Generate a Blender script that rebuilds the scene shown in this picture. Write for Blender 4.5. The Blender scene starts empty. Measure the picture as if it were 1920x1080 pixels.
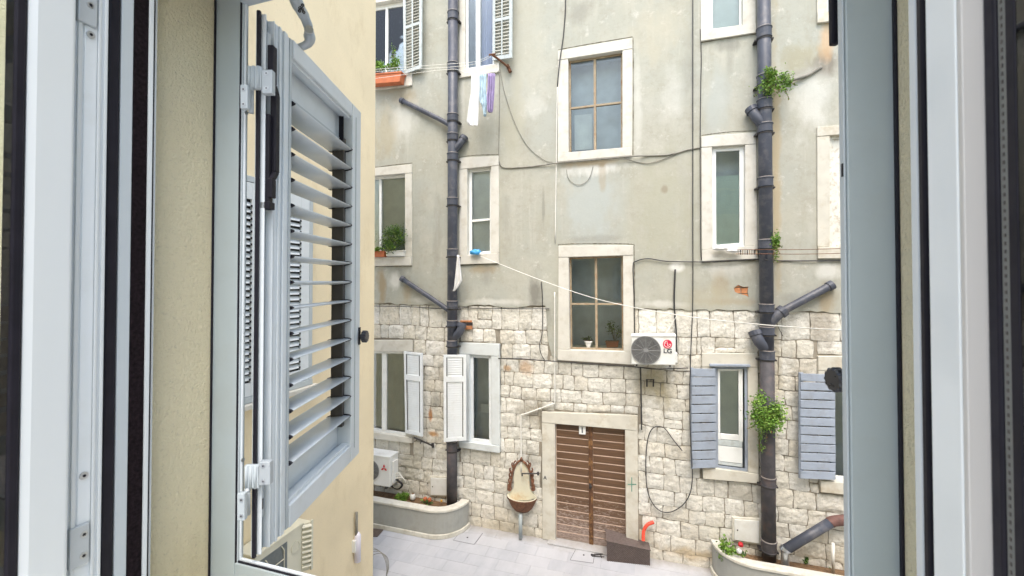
import bpy, bmesh, math, random
from mathutils import Vector, Matrix, noise
from mathutils.geometry import delaunay_2d_cdt, intersect_point_tri_2d
random.seed(7)
R = math.radians
# ------------------------------------------------------------------ camera, sky, sun, exposure
S = bpy.context.scene
EYE = 5.14; F = 800.0; YAW = R(17.35); PIT = R(0.9); CY = 528 - F*math.tan(PIT)
sa, ca, sp, cp = math.sin(YAW), math.cos(YAW), math.sin(PIT), math.cos(PIT)
f0 = Vector((-sa, ca, 0)); RT = Vector((ca, sa, 0))
FW = f0*cp + Vector((0, 0, sp)); UP = -f0*sp + Vector((0, 0, cp))
EYEV = Vector((0, 0, EYE))
cam = bpy.data.cameras.new('camera'); camo = bpy.data.objects.new('camera', cam)
S.collection.objects.link(camo); S.camera = camo
camo.matrix_world = Matrix.Translation(EYEV) @ Matrix((RT, UP, -FW)).transposed().to_4x4()
cam.sensor_width = 36; cam.lens = 36*F/1920; cam.shift_y = -(540-CY)/1920
cam.clip_start = 0.02; cam.clip_end = 500
cam.dof.use_dof = True; cam.dof.focus_distance = 4.0; cam.dof.aperture_fstop = 9.0
SUN_EL, SUN_AZ = R(62), R(170)
w = bpy.data.worlds.new('World'); S.world = w; w.use_nodes = True
nt = w.node_tree; bg = nt.nodes['Background']
sky = nt.nodes.new('ShaderNodeTexSky'); sky.sky_type = 'NISHITA'; sky.sun_disc = False
sky.sun_elevation = SUN_EL; sky.sun_rotation = SUN_AZ; sky.air_density = 1.6; sky.dust_density = 3.8; sky.ozone_density = 0.6
nt.links.new(sky.outputs[0], bg.inputs[0]); bg.inputs[1].default_value = 0.15
sl = bpy.data.lights.new('sun', 'SUN'); sl.energy = 1.0; sl.angle = R(35); sl.color = (1, 0.995, 0.985)
so = bpy.data.objects.new('sun', sl); S.collection.objects.link(so)
sd = Vector((math.sin(SUN_AZ)*math.cos(SUN_EL), math.cos(SUN_AZ)*math.cos(SUN_EL), math.sin(SUN_EL)))
so.rotation_euler = sd.to_track_quat('Z', 'Y').to_euler()
S.view_settings.view_transform = 'Standard'; S.view_settings.look = 'None'
S.view_settings.gamma = 1; S.view_settings.exposure = 1.33
S.render.engine = 'CYCLES'
S.cycles.max_bounces = 10; S.cycles.diffuse_bounces = 6; S.cycles.transparent_max_bounces = 12

# ------------------------------------------------------------------ helpers
def ray(x, y): return FW + RT*((x-960)/F) + UP*((CY-y)/F)
def onY(x, y, Y=8.375): d = ray(x, y); return EYEV + d*(Y/d.y)
def onX(x, y, X): d = ray(x, y); return EYEV + d*(X/d.x)
def onZ(x, y, Z=0.0): d = ray(x, y); return EYEV + d*((Z-EYE)/d.z)
def onF(x, y, fd):                      # a point at horizontal distance fd in front of the eye
    d = ray(x, y); return EYEV + d*(fd/d.dot(f0))
def tt(px): r = (px-960)/F; return (r*ca-sa)/(r*sa+ca)
COL = S.collection
WLOC = {}
def bm_new(): return bmesh.new()
def obj(name, bm, mat, parent=None, smooth=False, bevel=0.0, label=None, kind=None, segs=2):
    me = bpy.data.meshes.new(name)
    bmesh.ops.recalc_face_normals(bm, faces=bm.faces)
    n = len(bm.verts); c = Vector((0, 0, 0))
    if n:
        lo = Vector([min(v.co[i] for v in bm.verts) for i in range(3)])
        hi = Vector([max(v.co[i] for v in bm.verts) for i in range(3)])
        c = (lo+hi)/2; c.z = lo.z
    for v in bm.verts: v.co -= c
    bm.to_mesh(me); bm.free()
    if smooth:
        for p in me.polygons: p.use_smooth = True
    mats = mat if isinstance(mat, (list, tuple)) else [mat]
    for m in mats: me.materials.append(m)
    o = bpy.data.objects.new(name, me); COL.objects.link(o)
    WLOC[o] = c
    if parent: o.parent = parent; o.location = c - WLOC[parent]
    else: o.location = c
    if bevel:
        b = o.modifiers.new('bevel', 'BEVEL'); b.width = bevel; b.segments = segs; b.limit_method = 'ANGLE'
    if label: o['label'] = label
    if kind: o['kind'] = kind
    return o
def tag(o, label, cat, group=None):
    o['label'] = label; o['category'] = cat
    if group: o['group'] = group
    return o
def thing(name, label, cat, loc, group=None):
    o = bpy.data.objects.new(name, None); COL.objects.link(o); o.location = loc; WLOC[o] = Vector(loc)
    o.empty_display_size = 0.1
    return tag(o, label, cat, group)
def hexa(bm, a, b):                     # a, b: 4 points each (two opposite faces)
    va = [bm.verts.new(p) for p in a]; vb = [bm.verts.new(p) for p in b]
    bm.faces.new(va); bm.faces.new(vb[::-1])
    n = len(a)
    for i in range(n): bm.faces.new((va[i], vb[i], vb[(i+1) % n], va[(i+1) % n]))
def box(bm, x0, x1, y0, y1, z0, z1):
    hexa(bm, [(x0,y0,z0),(x1,y0,z0),(x1,y1,z0),(x0,y1,z0)], [(x0,y0,z1),(x1,y0,z1),(x1,y1,z1),(x0,y1,z1)])
def prism(bm, pts, z0, z1): hexa(bm, [(x,y,z0) for x,y in pts], [(x,y,z1) for x,y in pts])
def tube(bm, pts, r, n=8, cap=True):
    pts = [Vector(p) for p in pts]; rs = r if isinstance(r, (list, tuple)) else [r]*len(pts)
    t0 = (pts[1]-pts[0]).normalized(); ref = Vector((0,0,1)) if abs(t0.z) < .9 else Vector((0,1,0))
    u = t0.cross(ref).normalized(); rings = []
    for i, p in enumerate(pts):
        if i == 0: t = t0
        elif i == len(pts)-1: t = (pts[i]-pts[i-1]).normalized()
        else: t = ((pts[i]-pts[i-1]).normalized()+(pts[i+1]-pts[i]).normalized()).normalized()
        u = (u - t*u.dot(t)).normalized(); v = t.cross(u)
        rings.append([bm.verts.new(p + (u*math.cos(2*math.pi*k/n)+v*math.sin(2*math.pi*k/n))*rs[i]) for k in range(n)])
    for a, b in zip(rings, rings[1:]):
        for k in range(n): bm.faces.new((a[k], a[(k+1)%n], b[(k+1)%n], b[k]))
    if cap: bm.faces.new(rings[0][::-1]); bm.faces.new(rings[-1])
def spline(pts, k=6):
    pts = [Vector(p) for p in pts]; out = []
    for i in range(len(pts)-1):
        p0 = pts[max(i-1,0)]; p1 = pts[i]; p2 = pts[i+1]; p3 = pts[min(i+2,len(pts)-1)]
        for j in range(k):
            t = j/k
            out.append(0.5*((2*p1)+(p2-p0)*t+(2*p0-5*p1+4*p2-p3)*t*t+(-p0+3*p1-3*p2+p3)*t**3))
    out.append(pts[-1]); return out
def disc_ring(bm, c, ax, r0, r1, th, n=24):    # annulus (r0>0) or disc, axis ax, thickness th
    ax = Vector(ax).normalized(); ref = Vector((0,0,1)) if abs(ax.z) < .9 else Vector((1,0,0))
    u = ax.cross(ref).normalized(); v = ax.cross(u); c = Vector(c)
    def ring(r, d): return [bm.verts.new(c+ax*d+(u*math.cos(2*math.pi*k/n)+v*math.sin(2*math.pi*k/n))*r) for k in range(n)]
    if r0 <= 0:
        a = ring(r1, 0); b = ring(r1, th); bm.faces.new(a); bm.faces.new(b[::-1])
        for k in range(n): bm.faces.new((a[k], b[k], b[(k+1)%n], a[(k+1)%n]))
    else:
        a, b, c2, d = ring(r0,0), ring(r1,0), ring(r1,th), ring(r0,th); L = [a,b,c2,d]
        for i in range(4):
            p, q = L[i], L[(i+1)%4]
            for k in range(n): bm.faces.new((p[k], q[k], q[(k+1)%n], p[(k+1)%n]))
class Q:
    """a bilinear patch TL TR BR BL with depth along its normal, away from the courtyard"""
    def __init__(s, TL, TR, BR, BL):
        s.c = [Vector(p) for p in (TL, TR, BR, BL)]
        n = (s.c[1]-s.c[0]).cross(s.c[3]-s.c[0]).normalized()
        s.n = n if n.y > 0 else -n
        s.w = ((s.c[1]-s.c[0]).length+(s.c[2]-s.c[3]).length)/2; s.h = ((s.c[3]-s.c[0]).length+(s.c[2]-s.c[1]).length)/2
    def P(s, u, v, d=0.0):
        t = s.c[0].lerp(s.c[1], u); b = s.c[3].lerp(s.c[2], u); return t.lerp(b, v)+s.n*d
    def box(s, bm, u0, u1, v0, v1, d0, d1):
        hexa(bm, [s.P(u0,v0,d0), s.P(u1,v0,d0), s.P(u1,v1,d0), s.P(u0,v1,d0)], [s.P(u0,v0,d1), s.P(u1,v0,d1), s.P(u1,v1,d1), s.P(u0,v1,d1)])
def pq(px, Y=8.375, YR=None):
    Ys = [Y, YR or Y, YR or Y, Y]
    return Q(*[onY(p[0], p[1], yy) for p, yy in zip(px, Ys)])

# ------------------------------------------------------------------ materials
def newmat(name):
    m = bpy.data.materials.new(name); m.use_nodes = True; t = m.node_tree
    return m, t, t.nodes['Principled BSDF']
def N(t, typ, **kw):
    n = t.nodes.new(typ)
    for k, v in kw.items():
        if k.startswith('i_'):
            key = k[2:]; n.inputs[int(key) if key.isdigit() else key.replace('_', ' ')].default_value = v
        else: setattr(n, k, v)
    return n
def L(t, a, b): t.links.new(a, b)
def mixc(t, fac, a, b, mode='MIX'):
    n = t.nodes.new('ShaderNodeMix'); n.data_type = 'RGBA'; n.blend_type = mode
    for s, v in ((0, fac), (6, a), (7, b)):
        if isinstance(v, bpy.types.NodeSocket): t.links.new(v, n.inputs[s])
        elif isinstance(v, (int, float)) : n.inputs[s].default_value = v
        else: n.inputs[s].default_value = (*v, 1)
    return n.outputs[2]
def coord(t, scale=(1,1,1)):
    g = t.nodes.new('ShaderNodeNewGeometry'); m = t.nodes.new('ShaderNodeVectorMath'); m.operation = 'MULTIPLY'
    t.links.new(g.outputs['Position'], m.inputs[0]); m.inputs[1].default_value = scale; return m.outputs[0]
def nz(t, scale, detail=4, rough=.55, stretch=(1,1,1)):
    n = N(t, 'ShaderNodeTexNoise', i_Scale=scale, i_Detail=detail, i_Roughness=rough); L(t, coord(t, stretch), n.inputs['Vector']); return n.outputs[0]
def ramp(t, f, a, b, lo=0.0, hi=1.0):
    n = N(t, 'ShaderNodeMapRange'); n.inputs[1].default_value = a; n.inputs[2].default_value = b; n.inputs[3].default_value = lo; n.inputs[4].default_value = hi
    L(t, f, n.inputs[0]); return n.outputs[0]
def mul(c, k): return tuple(min(1, x*k) for x in c)
def bump(t, b, h, strength, dist=.01):
    n = N(t, 'ShaderNodeBump', i_Strength=strength, i_Distance=dist); L(t, h, n.inputs['Height']); L(t, n.outputs[0], b.inputs['Normal'])
def M(name, base, rough=.6, var=.12, ns=6, bs=0, bst=.3, bd=.005, metal=0, dirt=None, dirt_amt=.35, ds=4, spec=None, rvar=True):
    m, t, b = newmat(name)
    c = mixc(t, ramp(t, nz(t, ns), .3, .7), mul(base, 1-var), mul(base, 1+var))
    if dirt: c = mixc(t, ramp(t, nz(t, ds, 6, .65), .5, .72, 0, dirt_amt), c, dirt)
    L(t, c, b.inputs['Base Color']); b.inputs['Metallic'].default_value = metal
    if rvar: L(t, ramp(t, nz(t, ns*3), .3, .7, max(0, rough-.07), min(1, rough+.07)), b.inputs['Roughness'])
    else: b.inputs['Roughness'].default_value = rough
    if spec is not None: b.inputs['Specular IOR Level'].default_value = spec
    if bs: bump(t, b, nz(t, bs, 5, .6), bst, bd)
    return m
def stains(t, c, lst):
    n1 = nz(t, 2.6, 5, .6, (1.6,1,.8))
    for (px, py, rx, ry, col, st) in lst:
        p = onY(px, py, 8.4); k = 8.4/F/1.03
        a = N(t, 'ShaderNodeVectorMath', operation='MULTIPLY_ADD')
        L(t, coord(t), a.inputs[0]); ix, iz = 1/(rx*k), 1/(ry*k)
        a.inputs[1].default_value = (ix, 0, iz); a.inputs[2].default_value = (-p.x*ix, 0, -p.z*iz)
        l = N(t, 'ShaderNodeVectorMath', operation='LENGTH'); L(t, a.outputs[0], l.inputs[0])
        s = N(t, 'ShaderNodeMath', operation='MULTIPLY_ADD'); L(t, n1, s.inputs[0]); s.inputs[1].default_value = 2.2; L(t, l.outputs['Value'], s.inputs[2])
        c = mixc(t, ramp(t, s.outputs[0], 2.25, 1.5, 0, st), c, col)
    return c
def make_plaster():
    m, t, b = newmat('aged_plaster')
    c = mixc(t, ramp(t, nz(t, .45, 4, .6), .32, .68), (.40,.392,.325), (.375,.392,.36))
    c = mixc(t, ramp(t, nz(t, 1.6, 6, .65), .45, .72, 0, .7), c, (.47,.46,.40))
    c = mixc(t, ramp(t, nz(t, 1.1, 6, .7, (3.2,1,.35)), .5, .75, 0, .38), c, (.32,.305,.235))
    c = mixc(t, ramp(t, nz(t, 1.3, 6, .7, (4.2,1,.3)), .58, .72, 0, .45), c, (.54,.53,.475))
    c = mixc(t, ramp(t, nz(t, 3.3, 7, .75), .48, .66, 0, .5), c, (.32,.305,.25))
    c = mixc(t, ramp(t, nz(t, 12, 6, .72), .53, .72, 0, .4), c, (.30,.285,.235))
    c = mixc(t, ramp(t, nz(t, 5.3, 7, .75), .58, .68, 0, .6), c, (.58,.575,.53))
    W_, G_, B_, C_ = (.66,.66,.62), (.23,.23,.20), (.33,.25,.14), (.41,.445,.43)
    c = stains(t, c, [
        (1112, 380, 70, 85, C_, .75), (790, 562, 40, 8, W_, .55), (930, 566, 70, 7, W_, .5), (1240, 570, 50, 7, W_, .5), (1370, 566, 50, 8, B_, .4), (1500, 560, 50, 12, G_, .4), (1115, 448, 60, 8, G_, .4), (820, 440, 10, 80, G_, .35), (950, 420, 14, 60, G_, .3), (1290, 130, 16, 70, G_, .3), (1230, 300, 40, 14, G_, .35), (1000, 200, 30, 30, W_, .3), (1260, 170, 22, 50, W_, .3), (800, 90, 16, 60, G_, .3), (1090, 20, 30, 30, G_, .45), (1115, 316, 60, 14, W_, .8), (1110, 305, 62, 9, B_, .7), (1130, 330, 8, 30, B_, .4),
        (760, 185, 34, 22, B_, .45), (757, 225, 40, 50, W_, .5), (725, 250, 30, 60, (.38,.33,.22), .5), (838, 250, 9, 46, G_, .55),
        (748, 512, 26, 22, G_, .6), (740, 525, 16, 22, W_, .8), (716, 535, 11, 45, B_, .75), (765, 550, 14, 30, B_, .5),
        (905, 505, 34, 10, B_, .55), (912, 520, 12, 26, G_, .4), (1005, 548, 16, 38, (.20,.195,.17), .9), (1012, 590, 22, 24, G_, .7),
        (1366, 84, 24, 14, G_, .6), (1368, 105, 7, 40, G_, .35), (1345, 195, 26, 70, C_, .5), (1360, 500, 36, 20, W_, .7),
        (1352, 540, 14, 40, B_, .4), (1500, 110, 44, 34, (.33,.31,.22), .75), (1550, 122, 30, 24, (.22,.20,.165), .95), (1515, 135, 24, 8, (.27,.25,.21), .8),
        (1550, 80, 14, 30, (.55,.36,.20), .6), (1522, 190, 30, 60, W_, .5), (1455, 300, 9, 260, (.42,.33,.19), .65), (1555, 508, 20, 16, W_, .7),
        (1552, 560, 14, 30, B_, .55), (1560, 40, 12, 20, B_, .6), (1268, 500, 13, 9, (.85,.85,.83), 1), (1246, 355, 6, 7, (.17,.10,.06), .9),
        (1019, 388, 3, 34, G_, .6), (1040, 500, 40, 60, (.41,.41,.34), .4), (1240, 400, 70, 120, (.38,.375,.29), .6), (980, 90, 60, 130, (.45,.44,.37), .5),
        (870, 165, 18, 30, (.48,.47,.40), .5), (960, 230, 34, 90, (.38,.365,.28), .5), (1330, 560, 60, 24, (.40,.375,.28), .5), (1230, 60, 50, 60, (.45,.42,.33), .5),
        (1195, 200, 8, 110, W_, .35), (868, 120, 6, 120, W_, .3)])
    L(t, c, b.inputs['Base Color']); b.inputs['Roughness'].default_value = .92
    a1 = nz(t, 90, 4, .6); a2 = nz(t, 7, 6, .65); mm = N(t, 'ShaderNodeMath', operation='MULTIPLY_ADD'); L(t, a2, mm.inputs[0]); mm.inputs[1].default_value = 2.5; L(t, a1, mm.inputs[2])
    bump(t, b, mm.outputs[0], .35, .006); return m
def make_stone():
    m, t, b = newmat('limestone_blocks')
    oi = N(t, 'ShaderNodeObjectInfo'); g = N(t, 'ShaderNodeNewGeometry')
    ad = N(t, 'ShaderNodeMath', operation='ADD'); L(t, oi.outputs['Random'], ad.inputs[0]); L(t, g.outputs['Random Per Island'], ad.inputs[1])
    fr = N(t, 'ShaderNodeMath', operation='FRACT'); L(t, ad.outputs[0], fr.inputs[0])
    cr = N(t, 'ShaderNodeValToRGB'); L(t, fr.outputs[0], cr.inputs[0]); e = cr.color_ramp.elements
    e[0].color = (.68,.665,.61,1); e[1].color = (.80,.80,.79,1)
    for p, col in ((.2,(.78,.78,.755,1)),(.4,(.69,.66,.59,1)),(.55,(.79,.79,.765,1)),(.7,(.72,.70,.64,1)),(.85,(.72,.72,.69,1))):
        x = e.new(p); x.color = col
    c = mixc(t, 1.0, cr.outputs[0], (.95,.935,.895), 'MULTIPLY')
    c = mixc(t, ramp(t, nz(t, 3.5, 6, .7), .48, .7, 0, .34), c, (.56,.53,.45))
    c = mixc(t, ramp(t, nz(t, 14, 6, .75), .55, .68, 0, .68), c, (.27,.25,.20))
    c = mixc(t, ramp(t, nz(t, 38, 5, .7), .60, .68, 0, .7), c, (.20,.18,.15))
    c = mixc(t, ramp(t, nz(t, 9, 6, .7), .3, .45, .6, 0), c, (.88,.88,.86))
    # damp, tan foot of the wall
    sx = N(t, 'ShaderNodeSeparateXYZ'); L(t, coord(t), sx.inputs[0])
    mz = N(t, 'ShaderNodeMath', operation='MULTIPLY_ADD'); L(t, nz(t, 2.2, 5), mz.inputs[0]); mz.inputs[1].default_value = 2.6; L(t, sx.outputs[2], mz.inputs[2])
    c = mixc(t, ramp(t, mz.outputs[0], 2.3, 1.1, 0, .42), c, (.58,.50,.37))
    c = mixc(t, ramp(t, nz(t, 1.5, 6, .75), .46, .68, 0, .6), c, (.44,.43,.39))
    c = mixc(t, ramp(t, nz(t, 6, 7, .75), .54, .66, 0, .5), c, (.37,.355,.31))
    c = stains(t, c, [(1225, 720, 34, 40, (.40,.34,.20), .7), (985, 690, 18, 14, (.45,.25,.10), .6), (1000, 770, 32, 30, (.25,.22,.16), .7),
        (1150, 775, 70, 6, (.25,.23,.19), .6), (770, 870, 26, 34, (.40,.38,.30), .6), (1545, 600, 26, 60, (.26,.22,.17), .6), (1500, 700, 20, 50, (.35,.30,.22), .5),
        (806, 778, 5, 13, (.45,.20,.06), .9), (811, 814, 14, 6, (.46,.24,.08), .85), (818, 752, 14, 22, (.36,.36,.33), .8), (950, 690, 9, 7, (.40,.22,.08), .7), (1000, 860, 24, 26, (.33,.32,.28), .5), (905, 860, 30, 16, (.34,.33,.28), .5), (1340, 640, 50, 10, (.36,.34,.28), .5), (1390, 925, 50, 14, (.33,.31,.26), .6), (1200, 1000, 20, 20, (.46,.34,.18), .5), (1300, 1040, 60, 12, (.45,.33,.17), .6), (950, 990, 60, 14, (.36,.31,.22), .55), (760, 745, 26, 10, (.40,.39,.34), .6), (1455, 560, 8, 260, (.42,.36,.25), .6)])
    L(t, c, b.inputs['Base Color']); b.inputs['Roughness'].default_value = .93
    a1 = nz(t, 20, 9, .78); v = N(t, 'ShaderNodeTexVoronoi', i_Scale=16); L(t, coord(t), v.inputs['Vector'])
    mm = N(t, 'ShaderNodeMath', operation='MULTIPLY_ADD'); L(t, a1, mm.inputs[0]); mm.inputs[1].default_value = 2.0; L(t, v.outputs[0], mm.inputs[2])
    bump(t, b, mm.outputs[0], .75, .011); return m
def make_stucco(name, base, scale=170, st=.8, dist=.006, drt=(.50,.38,.20)):
    m, t, b = newmat(name)
    c = mixc(t, ramp(t, nz(t, 1.2, 5, .6), .3, .7), mul(base, .93), mul(base, 1.05))
    c = mixc(t, ramp(t, nz(t, 2.5, 6, .7, (1,1,.4)), .54, .78, 0, .42), c, drt)
    pit = nz(t, scale*.6, 3, .7)
    c = mixc(t, ramp(t, pit, .42, .28, 0, .35), c, mul(base, .5))
    L(t, c, b.inputs['Base Color']); b.inputs['Roughness'].default_value = .95
    bump(t, b, nz(t, scale, 4, .7), st, dist); return m
def make_glass(name, tint=(.93,.96,.95), rough=0.0, ior=1.5):
    m = bpy.data.materials.new(name); m.use_nodes = True; t = m.node_tree; t.nodes.clear()
    o = N(t, 'ShaderNodeOutputMaterial'); mx = N(t, 'ShaderNodeMixShader'); tr = N(t, 'ShaderNodeBsdfTransparent'); gl = N(t, 'ShaderNodeBsdfGlossy'); fr = N(t, 'ShaderNodeFresnel', i_IOR=ior)
    tr.inputs[0].default_value = (*tint, 1); gl.inputs['Roughness'].default_value = rough
    nb = N(t, 'ShaderNodeBump', i_Strength=.14, i_Distance=.02); L(t, nz(t, 1.8, 2), nb.inputs['Height']); L(t, nb.outputs[0], gl.inputs['Normal'])
    d = N(t, 'ShaderNodeMath', operation='MULTIPLY'); L(t, fr.outputs[0], d.inputs[0]); d.inputs[1].default_value = 1.35; d.use_clamp = True
    L(t, d.outputs[0], mx.inputs[0]); L(t, tr.outputs[0], mx.inputs[1]); L(t, gl.outputs[0], mx.inputs[2]); L(t, mx.outputs[0], o.inputs[0]); return m
def make_door():
    m, t, b = newmat('worn_brown_boards')
    c = mixc(t, ramp(t, nz(t, 5, 5, .6, (.4,1,6)), .3, .7), (.10,.055,.028), (.18,.10,.052))
    oi = N(t, 'ShaderNodeObjectInfo'); c = mixc(t, ramp(t, oi.outputs['Random'], 0, 1, 0, .35), c, (.075,.036,.02))
    sx = N(t, 'ShaderNodeSeparateXYZ'); L(t, coord(t), sx.inputs[0])
    mz = N(t, 'ShaderNodeMath', operation='MULTIPLY_ADD'); L(t, nz(t, 24, 8, .78, (.6,1,2.0)), mz.inputs[0]); mz.inputs[1].default_value = -5.0; L(t, sx.outputs[2], mz.inputs[2])
    c = mixc(t, ramp(t, mz.outputs[0], -1.9, -2.6, 0, .8), c, (.52,.43,.38))
    c = mixc(t, ramp(t, sx.outputs[2], .75, .1, 0, .45), c, (.24,.18,.16))
    L(t, c, b.inputs['Base Color']); b.inputs['Roughness'].default_value = .6
    bump(t, b, nz(t, 18, 6, .7, (.4,1,4)), .5, .004); return m
def make_soil():
    return M('garden_soil', (.19,.115,.06), .95, .35, 14, 40, 1.0, .03)

plaster = make_plaster(); stone = make_stone()
mortar = M('lime_mortar', (.30,.27,.22), .95, .2, 5, 60, .8, .01, dirt=(.17,.15,.12), dirt_amt=.9, ds=2.2)
surround = M('pale_stone_trim', (.60,.585,.53), .8, .07, 3, 50, .35, .004, dirt=(.42,.38,.30), dirt_amt=.55, ds=5)
surround_p = M('white_painted_trim', (.60,.64,.65), .7, .06, 3, 50, .3, .004, dirt=(.42,.42,.38), dirt_amt=.4, ds=5)
surround_y = M('cream_stone_trim', (.57,.55,.48), .85, .1, 3, 50, .4, .004, dirt=(.36,.29,.18), dirt_amt=.6, ds=4)
yellow = make_stucco('yellow_stucco', (.80,.69,.48), 95, .45, .006)
yellow_r = make_stucco('coarse_yellow_stucco', (.97,.87,.61), 150, 1.0, .016)
alu = M('grey_powder_coat', (.44,.49,.52), .38, .03, 3, 400, .05, .001, rvar=False)
alu_d = M('grey_green_powder_coat', (.355,.41,.425), .42, .03, 3, 400, .05, .001, rvar=False, dirt=(.30,.31,.29), dirt_amt=.25, ds=9)
alu_l = M('pale_blue_powder_coat', (.65,.70,.735), .34, .03, 2, rvar=False, dirt=(.50,.52,.50), dirt_amt=.25, ds=14)
alu_hi = M('pale_interior_frame', (.58,.62,.64), .28, .02, 2, rvar=False)
steel = M('brushed_steel', (.50,.52,.54), .32, .08, 30, metal=.85)
steel_m = M('matt_zinc_hardware', (.42,.46,.49), .4, .06, 20, metal=.2)
black = M('black_rubber', (.012,.011,.017), .5, .2, 20, spec=.2)
brush_m = M('black_pile_gasket', (.012,.008,.010), .95, .6, 150, 500, 1, .003, spec=.1)
brown_mech = M('dark_bronze_plastic', (.075,.068,.062), .5, .2, 20)
white_pvc = M('white_window_paint', (.78,.80,.79), .35, .04, 4, dirt=(.45,.42,.36), dirt_amt=.2, ds=6)
white_wood = M('white_shutter_paint', (.74,.78,.81), .45, .05, 4, dirt=(.46,.46,.42), dirt_amt=.3, ds=8)
old_white = M('peeling_white_paint', (.66,.66,.60), .6, .08, 8, 60, .4, .003, dirt=(.33,.22,.12), dirt_amt=.8, ds=14)
old_green = M('grey_green_shutter_paint', (.50,.55,.56), .55, .08, 6, dirt=(.30,.29,.24), dirt_amt=.45, ds=10)
old_slat = M('weathered_grey_slats', (.36,.36,.32), .7, .2, 10)
blue_wood = M('blue_grey_painted_boards', (.30,.345,.42), .6, .09, 4, 40, .3, .003, dirt=(.20,.20,.20), dirt_amt=.45, ds=7)
bare_wood = M('weathered_window_timber', (.34,.275,.19), .75, .2, 10, 50, .4, .003, dirt=(.26,.12,.05), dirt_amt=.8, ds=9)
doorm = make_door(); door_back = M('pale_lit_board_edges', (.62,.47,.38), .8, .15, 12)  # pale colour between boards paints in the light caught by their bevels
door_stile = M('rusty_meeting_stile', (.11,.05,.022), .7, .3, 12, 40, .5, .004, dirt=(.50,.28,.10), dirt_amt=.7, ds=6)
pipe_m = M('slate_painted_pipe', (.055,.062,.084), .5, .15, 3, 60, .2, .003, dirt=(.16,.15,.15), dirt_amt=.6, ds=6)
pipe_r = M('rusty_cast_pipe', (.062,.058,.064), .7, .3, 6, 60, .5, .004, dirt=(.12,.07,.05), dirt_amt=.6, ds=6)
pipe_ring = M('pale_pipe_joint', (.34,.30,.27), .8, .25, 14)
rust = M('rusty_iron', (.17,.075,.04), .85, .4, 18, 80, .7, .005, dirt=(.07,.035,.025), dirt_amt=.8, ds=14)
iron = M('dark_iron', (.035,.032,.032), .6, .2, 20)
enamel = M('stained_enamel', (.66,.63,.50), .35, .1, 5, dirt=(.50,.30,.12), dirt_amt=.8, ds=5)
cable_b = M('black_cable', (.03,.03,.032), .6, .2, 20)
cable_g = M('dusty_grey_cable', (.22,.21,.18), .8, .25, 12)
cable_w = M('white_conduit', (.72,.71,.66), .55, .08, 6)
rope = M('white_clothes_rope', (.80,.79,.74), .8, .08, 40)
concrete = M('grey_render', (.34,.345,.32), .92, .14, 3, 50, .5, .006, dirt=(.22,.21,.18), dirt_amt=.6, ds=3)
coping = M('pale_coping', (.60,.58,.51), .85, .1, 5, 60, .5, .005, dirt=(.36,.32,.24), dirt_amt=.6, ds=6)
soil = make_soil()
acw = M('white_metal_casing', (.74,.75,.73), .4, .05, 3, dirt=(.50,.47,.38), dirt_amt=.35, ds=5)
acb = M('beige_metal_casing', (.66,.64,.52), .45, .05, 4)
dark = M('fan_void', (.10,.10,.10), .8, .2, 8)
grille = M('grey_fan_wire', (.24,.245,.245), .4, .1, 20)
red = M('logo_red', (.62,.012,.06), .4, .04, 10); red2 = M('emblem_red', (.60,.03,.04), .4, .04, 10)
ink = M('dark_print', (.03,.035,.05), .5, .1, 10); greenp = M('green_spray_paint', (.10,.26,.20), .8, .1, 10)
white_m = M('white_print', (.85,.85,.84), .5, .03, 10)
terra = M('terracotta_plastic', (.50,.15,.06), .65, .12, 10); orange = M('orange_brick', (.50,.22,.10), .85, .25, 12, 60, .7, .006)
hose_r = M('red_corrugated_hose', (.72,.07,.035), .45, .08, 10)
rattan = M('brown_rattan', (.125,.098,.09), .55, .25, 30)
glass = make_glass('window_glass'); glass_b = make_glass('glossy_glass', (.80,.84,.83))
room = M('dim_room', (.62,.67,.74), .9, .15, 3); room_l = M('pale_net_curtain', (.84,.88,.94), .9, .10, 4); room_b = M('blue_curtain', (.40,.45,.72), .8, .12, 3, 12, .6, .02)
net = M('white_net_curtain', (.80,.82,.84), .9, .06, 5)
blind = M('aqua_roller_blind', (.80,.92,.89), .7, .05, 6); white_blind = M('white_closed_shutter', (.78,.86,.88), .6, .05, 5)
leafm = []
for nm, c in (('fresh_leaf', (.12,.25,.03)), ('deep_leaf', (.05,.12,.025)), ('pale_leaf', (.20,.34,.05))):
    m_ = M(nm, c, .55, .5, 22, dirt=(.26,.22,.07), dirt_amt=.5, ds=9); m_.node_tree.nodes['Principled BSDF'].inputs['Transmission Weight'].default_value = 0; leafm.append(m_)
stemm = M('woody_stem', (.12,.09,.05), .8, .2, 20)
bluecloth = M('blue_plastic_bag', (.06,.34,.70), .4, .15, 12); purple = M('purple_cloth', (.30,.24,.42), .85, .2, 9, 30, .5, .01)
teal = M('pale_blue_cloth', (.45,.58,.66), .85, .2, 12, 30, .5, .01); whitec = M('white_cloth', (.68,.68,.67), .85, .04, 6, 30, .3, .01)
redfl = M('red_petals', (.55,.02,.03), .6, .2, 20)
matm = M('dark_door_mat', (.10,.075,.06), .95, .2, 20)
interior_m = M('interior_wall_paint', (.30,.26,.22), .9, .25, 3)
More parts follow.
